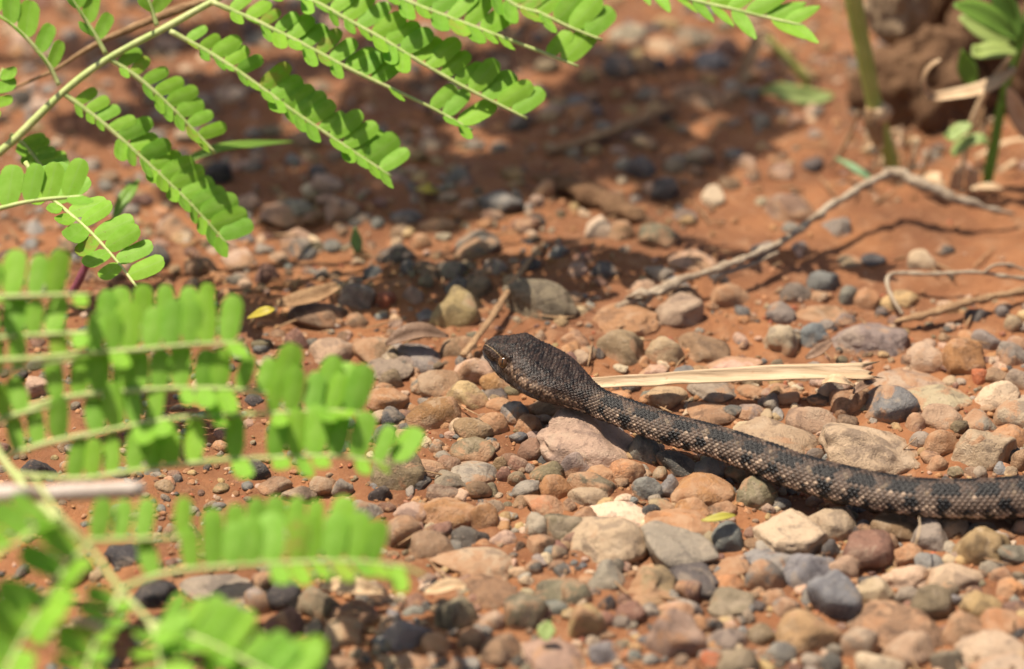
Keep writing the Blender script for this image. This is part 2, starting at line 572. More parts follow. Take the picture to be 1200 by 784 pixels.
H_ = np.interp(s_list, np.concatenate([hs, bs]), np.concatenate([hh, bh])) * 0.001
k = np.ones(25) / 25.0
def soften(a):
    b = np.convolve(np.pad(a, 12, mode='edge'), k, mode='valid')
    b[:20] = a[:20]
    return b
W_, H_ = soften(W_), soften(H_)
NTH = 190
phi = np.linspace(-np.pi, np.pi, NTH, endpoint=False)       # 0 is the back, + is the camera's side
SS, PH = np.meshgrid(s_list, phi, indexing='ij')
headness = np.clip((HEADL * 0.98 - SS) / (HEADL * 0.25), 0, 1)
e = 1.0 - 0.22 * headness
sx, cz = np.sin(PH), np.cos(PH)
xx = np.sign(sx) * np.abs(sx) ** e
zz = np.sign(cz) * np.abs(cz) ** (e + 0.05)
tq = SS / HEADL
# flattened belly, slightly ridged back; on the head a flat top and the sharp brow edge
zz = np.where(zz < 0, zz * (0.86 - 0.10 * headness), zz)
zz = zz * (1 + 0.05 * (1 - headness) * np.exp(-(PH / 0.5) ** 2))
zz = np.where((headness > 0) & (zz > 0), zz * (1 - 0.10 * headness * np.exp(-(PH / 0.55) ** 2)), zz)
xx = xx * np.where(headness > 0, 1 + headness * (-0.14) * np.exp(-((np.abs(PH) - 1.75) / 0.3) ** 2) * np.clip((0.45 - tq) / 0.3, 0, 1), 1)
# brow bulge over the eye and swollen jaw corner
brow = np.exp(-((tq - 0.25) / 0.07) ** 2) * np.exp(-((np.abs(PH) - 0.85) / 0.24) ** 2)
sock = np.exp(-((tq - 0.255) / 0.032) ** 2) * np.exp(-((np.abs(PH) - 1.22) / 0.20) ** 2)
pit = np.exp(-((tq - 0.165) / 0.022) ** 2) * np.exp(-((np.abs(PH) - 1.58) / 0.13) ** 2)
mouth = np.exp(-((np.abs(PH) - (1.86 + 0.10 * np.sin(tq * 5))) / 0.035) ** 2) * np.clip((0.66 - tq) / 0.04, 0, 1) * np.clip(tq / 0.02, 0, 1)
jaw = np.exp(-((tq - 0.56) / 0.12) ** 2) * np.exp(-((np.abs(PH) - 1.55) / 0.4) ** 2)
big = 0.00016 * headness * fbm(np.stack([SS.ravel() * 700, PH.ravel() * 3.4, SS.ravel() * 0], 1), 77, 3).reshape(SS.shape) + 0.00090 * brow - 0.00065 * sock - 0.0006 * pit - 0.00028 * mouth + 0.0004 * jaw

# scale lattice: u along the body in scales, v around the body in rows
pitch = np.interp(s_list, [0, HEADL * .35, HEADL, HEADL + .03, total], [0.00075, 0.00080, 0.00095, 0.00132, 0.00145])
u_of_s = np.concatenate([[0], np.cumsum(np.diff(s_list) / (0.5 * (pitch[1:] + pitch[:-1])))])
ROWS = 23.0
UU = np.repeat(u_of_s[:, None], NTH, 1)
rows_at = np.interp(s_list, [0, HEADL * .5, HEADL, total], [27, 27, 23, 23])[:, None]
rows_s = np.interp(s_list, [0, HEADL * .8, HEADL * 1.25, total], [37.0, 35.0, 25.0, 25.0])[:, None]
VV = PH / np.radians(236.0) * rows_s
hj = np.clip((HEADL * 1.05 - SS) / (HEADL * 0.2), 0, 1)
q3 = np.stack([SS.ravel() * 900, PH.ravel() * 4.2, np.zeros(SS.size)], 1)
UU = UU + hj * 0.30 * vnoise(q3, 61).reshape(SS.shape)
VV = VV + hj * 0.40 * vnoise(q3, 67).reshape(SS.shape)
a_, b_ = UU + VV * 0.5, UU - VV * 0.5
ia, ib = np.floor(a_), np.floor(b_)
fa, fb = a_ - ia, b_ - ib
along = (fa + fb) * 0.5                   # 0 at a scale's front corner, 1 at its free tip
acr = fa - fb                             # -1 .. 1 across the scale
keel = np.clip(1 - np.abs(acr) * 4.5, 0, 1)
edge_d = np.minimum(np.minimum(fa, 1 - fa), np.minimum(fb, 1 - fb))
plate = np.clip(edge_d / 0.16, 0, 1)
disp = (0.25 + 0.75 * along) * plate * 0.00030 + keel * plate * 0.00022 * np.clip(along * 1.4, 0, 1)
belly = np.clip((np.abs(PH) - np.radians(112)) / np.radians(6), 0, 1)
fu = (UU * 0.5) % 1.0
scute = np.clip(fu * 1.3, 0, 1) * np.clip((1 - fu) / 0.12, 0, 1) * 0.00025
disp = disp * (1 - belly) + scute * belly
# on the side of the snout and along the lips larger smooth plates
lab = np.clip((np.abs(PH) - 1.52) / 0.08, 0, 1) * np.clip((0.66 - tq) / 0.05, 0, 1)
fl = (SS / 0.0030 - (np.abs(PH) - 1.6) * 0.55) % 1.0
plate_l = np.clip(fl / 0.10, 0, 1) * np.clip((1 - fl) / 0.10, 0, 1)
disp = disp * (1 - lab) + lab * plate_l * 0.00020
snfade = np.clip(tq / 0.05, 0.1, 1)
disp = disp * snfade * (1 - 0.45 * headness) + big
taper = np.clip((total - SS) / 0.05, 0.1, 1)
nxv = np.sin(PH) / np.maximum(W_[:, None], 1e-5)
nzv = np.cos(PH) / np.maximum(H_[:, None], 1e-5)
nl = np.sqrt(nxv ** 2 + nzv ** 2)
px_ = xx * W_[:, None] + disp * taper * nxv / nl
pz_ = zz * H_[:, None] + disp * taper * nzv / nl
sv = cen[:, None, :] + sd[:, None, :] * px_[:, :, None] + upn[:, None, :] * pz_[:, :, None]

# colours, decided scale by scale
uc, vc = (ia + ib + 1) * 0.5, (ia - ib)
s_c = np.interp(uc, u_of_s, s_list)
ph_c = np.degrees(vc / rows_s * np.radians(236.0))
h1 = (_h(ia, ib, ia * 0, 5) + 1) / 2
h2 = (_h(ia, ib, ia * 0 + 3, 8) + 1) / 2
bs_ = (s_c - HEADL)
base = np.array((0.100, 0.065, 0.046))
col = np.ones(SS.shape + (3,)) * base
col *= (0.45 + 1.1 * h1)[..., None]
grey = np.array((0.30, 0.215, 0.155))
lat = np.exp(-((np.abs(ph_c) - 66) / 30) ** 2)
col = col + (grey - col) * (lat * (0.25 + 0.6 * h2))[..., None]
black = np.array((0.006, 0.005, 0.005))
sgn = np.where(ph_c >= 0, 0.0, 0.0046)
# blotches on the back
per = 0.0092
f1 = ((bs_ + sgn + 0.0012 * (h1 - .5)) / per) % 1.0
blot = (np.abs(f1 - 0.5) < 0.30) & (np.abs(ph_c) < 44) & (np.abs(ph_c) > 2) & (bs_ > -0.004)
col[blot] = black * 1.1 + 0.012 * h2[blot][:, None] * np.array((1, .8, .7))
tanm = (np.abs(f1 - 0.06) < 0.10) & (np.abs(ph_c) < 46) & (np.abs(ph_c) > 10) & (h2 > 0.35) & (bs_ > 0.0)
col[tanm] = np.array((0.24, 0.175, 0.115)) * (0.6 + 0.7 * h1[tanm])[:, None]
# black spots in pairs along the side
f2 = ((bs_ + 0.004 + sgn) / 0.0195) % 1.0
spot = ((np.abs(f2 - 0.30) < 0.072) | (np.abs(f2 - 0.66) < 0.072)) & (np.abs(np.abs(ph_c) - 67) < 12) & (bs_ > 0.002)
col[spot] = black
# cream patches low on the side
f3 = ((bs_ + 0.0015 * h1) / 0.0051) % 1.0
cream = (np.abs(f3 - 0.5) < 0.27) & (np.abs(ph_c) > 89) & (np.abs(ph_c) < 114) & (bs_ > -0.004)
col[cream] = np.array((0.75, 0.53, 0.37)) * (0.45 + 0.75 * h2[cream])[:, None]
lowdark = (np.abs(f3 - 0.5) >= 0.30) & (np.abs(ph_c) > 80) & (np.abs(ph_c) < 114) & (bs_ > -0.002)
col[lowdark] = black * 2.2
# single pale scale tips
tip = (h1 > 0.80 + 0.12 * (np.abs(ph_c) < 74)) & (np.abs(ph_c) > 44) & ~spot & (bs_ > -0.006)
col[tip] = np.array((0.55, 0.41, 0.29)) * (0.6 + 0.6 * h2[tip])[:, None]
# head: dark crown, pale thin brow line from the snout to the eye, freckled cheek, lips with a blue grey sheen painted in
hd = (bs_ <= -0.002) | (tq < 0.96)
crown = hd & (np.abs(PH) < 1.0)
col[crown] = np.array((0.052, 0.032, 0.023)) * (0.20 + 1.5 * h1[crown])[:, None]
cheek = hd & (np.abs(PH) >= 1.0) & (np.abs(PH) < 1.75)
col[cheek] = np.array((0.095, 0.058, 0.041)) * (0.5 + 0.8 * h1[cheek])[:, None]
fre = cheek & (h2 > 0.42) & (tq > 0.27)
ctr = 1.22 + 0.16 * np.clip((tq - 0.25) / 0.5, 0, 1)
w_fre = np.exp(-((np.abs(PH) - ctr) / 0.20) ** 2) * np.clip((tq - 0.26) / 0.04, 0, 1)
colf = np.array((0.60, 0.41, 0.27))
amt = (w_fre * (h2 > 0.38) * (0.35 + 0.65 * h1))[..., None]
col = np.where(hd[..., None], col + (colf - col) * amt * 0.85, col)
lips = lab > 0.5
col[lips] = np.array((0.075, 0.070, 0.074))
fr_edge = lips & (plate_l < 0.45)
col[fr_edge] = np.array((0.26, 0.23, 0.21))  # highlights on the lip plates, painted as pale edges
col[(mouth > 0.4)] = (0.006, 0.005, 0.005)
canth = np.exp(-((np.abs(PH) - (0.72 + 0.42 * np.clip(tq / 0.26, 0, 1))) / (0.028 + 0.12 * np.clip(0.06 - tq, 0, 1))) ** 2) * (tq < 0.285) * (tq > 0.012)
col = col + (np.array((0.50, 0.36, 0.20)) - col) * (np.clip(canth * 1.3, 0, 1) * 0.9)[..., None]
nos = np.exp(-((tq - 0.05) / 0.012) ** 2) * np.exp(-((np.abs(PH) - 1.30) / 0.09) ** 2)
col[nos > 0.4] = (0.006, 0.005, 0.005)
socket = sock > 0.45
col[socket] = (0.012, 0.009, 0.008)
rim_glint = (along > 0.62) & (edge_d > 0.06) & (edge_d < 0.20) & (lab < 0.5) & (np.abs(ph_c) > 30) & (h2 > 0.35) & (bs_ > -0.004)  # whitish glints on the scales' free edges, painted into the colour
col[rim_glint] = col[rim_glint] * 1.35 + np.array((0.035, 0.028, 0.022))
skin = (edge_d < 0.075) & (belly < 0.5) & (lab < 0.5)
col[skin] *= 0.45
kl = (keel * plate > 0.45) & (along > 0.35) & (lab < 0.5) & (np.abs(ph_c) > 24)
col[kl] = col[kl] * 1.25 + 0.008
col = np.where((belly > 0.5)[..., None], np.array((0.085, 0.068, 0.058)) * (0.5 + fu[..., None] * 0.6), col)

col = col * np.array((0.72, 0.69, 0.67))
NS = len(s_list)
si = np.arange(NS * NTH).reshape(NS, NTH)
sf = np.stack([si[:-1].ravel(), si[1:].ravel(), np.roll(si, -1, 1)[1:].ravel(), np.roll(si, -1, 1)[:-1].ravel()], 1)
snake_base = np.array((neck[0], neck[1], 0.0))
sverts = sv.reshape(-1, 3)
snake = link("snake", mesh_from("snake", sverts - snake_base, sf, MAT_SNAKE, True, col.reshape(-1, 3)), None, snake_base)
tag(snake, "dark brown viper with rough keeled scales crawling left over the pebbles, head raised", "snake")
# eyes
ei = int(np.argmin(np.abs(s_list - 0.255 * HEADL)))
for sg in (1, -1):
    j = int(np.argmin(np.abs(phi - sg * 1.22)))
    c = sv[ei, j]
    outw = sd[ei] * sg * 0.93 + upn[ei] * 0.30
    outw /= np.linalg.norm(outw)
    bm = bmesh.new()
    bmesh.ops.create_uvsphere(bm, u_segments=24, v_segments=16, radius=0.0016)
    me = bpy.data.meshes.new("eye"); bm.to_mesh(me); bm.free()
    for p_ in me.polygons: p_.use_smooth = True
    me.materials.append(MAT_EYE)
    eye = link("eye", me, snake, Vector(c - outw * 0.00042 - snake_base))
    bm = bmesh.new()
    bmesh.ops.create_uvsphere(bm, u_segments=16, v_segments=10, radius=0.00095)
    for v_ in bm.verts:
        v_.co.x *= 0.30; v_.co.y *= 0.55
    me = bpy.data.meshes.new("pupil"); bm.to_mesh(me); bm.free()
    for p_ in me.polygons: p_.use_smooth = True
    me.materials.append(MAT_PUPIL)
    pu = link("pupil", me, eye, Vector(outw * 0.00115))
    pu.rotation_euler = Vector(outw).to_track_quat('Y', 'Z').to_euler()

snake_pts = dense[::12]
snake_arc = arc[::12]
snake_r = np.interp(snake_arc, np.concatenate([hs, bs]), np.concatenate([hw, bw])) * 0.001
snake_h = np.interp(snake_arc, np.concatenate([hs, bs]), np.concatenate([hh, bh])) * 0.001

def snake_clear(v):
    """how far a set of points must sink so that none of them is inside the snake"""
    lo = v.min(0) - 0.012; hi = v.max(0) + 0.012
    m = np.all((snake_pts >= lo) & (snake_pts <= hi), axis=1)
    if not m.any():
        return 0.0
    q, r, hgt = snake_pts[m], snake_r[m], snake_h[m]
    d = np.hypot(v[:, None, 0] - q[None, :, 0], v[:, None, 1] - q[None, :, 1])
    j = d.argmin(1)
    dd = d[np.arange(len(v)), j]
    inside = np.clip(1 - (dd / (r[j] * 1.02)) ** 2, 0, 1)
    under = q[j, 2] - hgt[j] * 0.86 * np.sqrt(inside) 
    pen = np.where((dd < r[j] * 1.02), v[:, 2] - under, -1.0)
    return max(0.0, float(pen.max()))

# ------------------------------------------------------------------ stones
_ico = {}
def ico(level):
    if level not in _ico:
        bm = bmesh.new()
        bmesh.ops.create_icosphere(bm, subdivisions=level, radius=1.0)
        v = np.array([x.co[:] for x in bm.verts])
        f = np.array([[x.index for x in q.verts] for q in bm.faces])
        bm.free()
        _ico[level] = (v, f)
    return _ico[level]

def stone_shape(level, a, b, c, seed, angular=0.0, lumpy=1.0, wedge=0.0):
    """a river pebble: rounded body cut by a few soft planes, uneven, half axes a (across), b (deep), c (high)"""
    v, f = ico(level)
    r = np.random.default_rng(seed)
    d = v.copy()
    npl = int(5 + 5 * r.random() + 4 * angular)
    inv = np.ones(len(d))
    sharp = 7.0 + 15.0 * angular
    acc = np.ones(len(d))
    for _ in range(npl):
        n = r.normal(size=3); n /= np.linalg.norm(n)
        hgt = 0.62 + 0.32 * r.random() - 0.06 * angular
        q = np.clip(d @ n, 0, None) / hgt
        acc = acc + q ** sharp
    rad = acc ** (-1.0 / sharp)
    p = d * rad[:, None]
    off = r.random(3) * 50
    p = p * (1 + 0.12 * lumpy * vnoise(p * 1.5 + off, seed % 97) + 0.045 * lumpy * vnoise(p * 3.7 + off, seed % 89) + 0.026 * vnoise(p * 8.0 + off, seed % 83) + 0.010 * vnoise(p * 19.0 + off, seed % 79))[:, None]
    if wedge:
        p[:, 1] *= 1 - wedge * 0.45 * p[:, 0]
        p[:, 2] *= 1 - wedge * 0.55 * p[:, 0]
    ext = (p.max(0) - p.min(0)) / 2
    p = (p - (p.max(0) + p.min(0)) / 2) / ext
    return p * np.array((a, b, c)), f

# colours: real base colours of the stones
COL = {'t': (0.44, 0.305, 0.190), 'o': (0.42, 0.205, 0.092), 'p': (0.47, 0.300, 0.205), 'b': (0.27, 0.160, 0.090), 'd': (0.105, 0.088, 0.076),
       'k': (0.055, 0.047, 0.043), 'g': (0.280, 0.225, 0.172), 'u': (0.213, 0.196, 0.172), 'r': (0.42, 0.13, 0.06), 'c': (0.60, 0.44, 0.29),
       'm': (0.235, 0.125, 0.085), 'y': (0.42, 0.28, 0.13), 'v': (0.230, 0.175, 0.105)}
FILM = {'t': .44, 'o': .62, 'p': .46, 'b': .50, 'd': .36, 'k': .30, 'g': .42, 'u': .36, 'r': .46, 'c': .36, 'm': .44, 'y': .44, 'v': .42}
WORD = {'t': 'tan', 'o': 'clay orange', 'p': 'pinkish', 'b': 'brown', 'd': 'charcoal', 'k': 'black', 'g': 'grey brown', 'u': 'blue grey', 'r': 'red',
        'c': 'cream', 'm': 'maroon', 'y': 'yellowish tan', 'v': 'olive grey'}
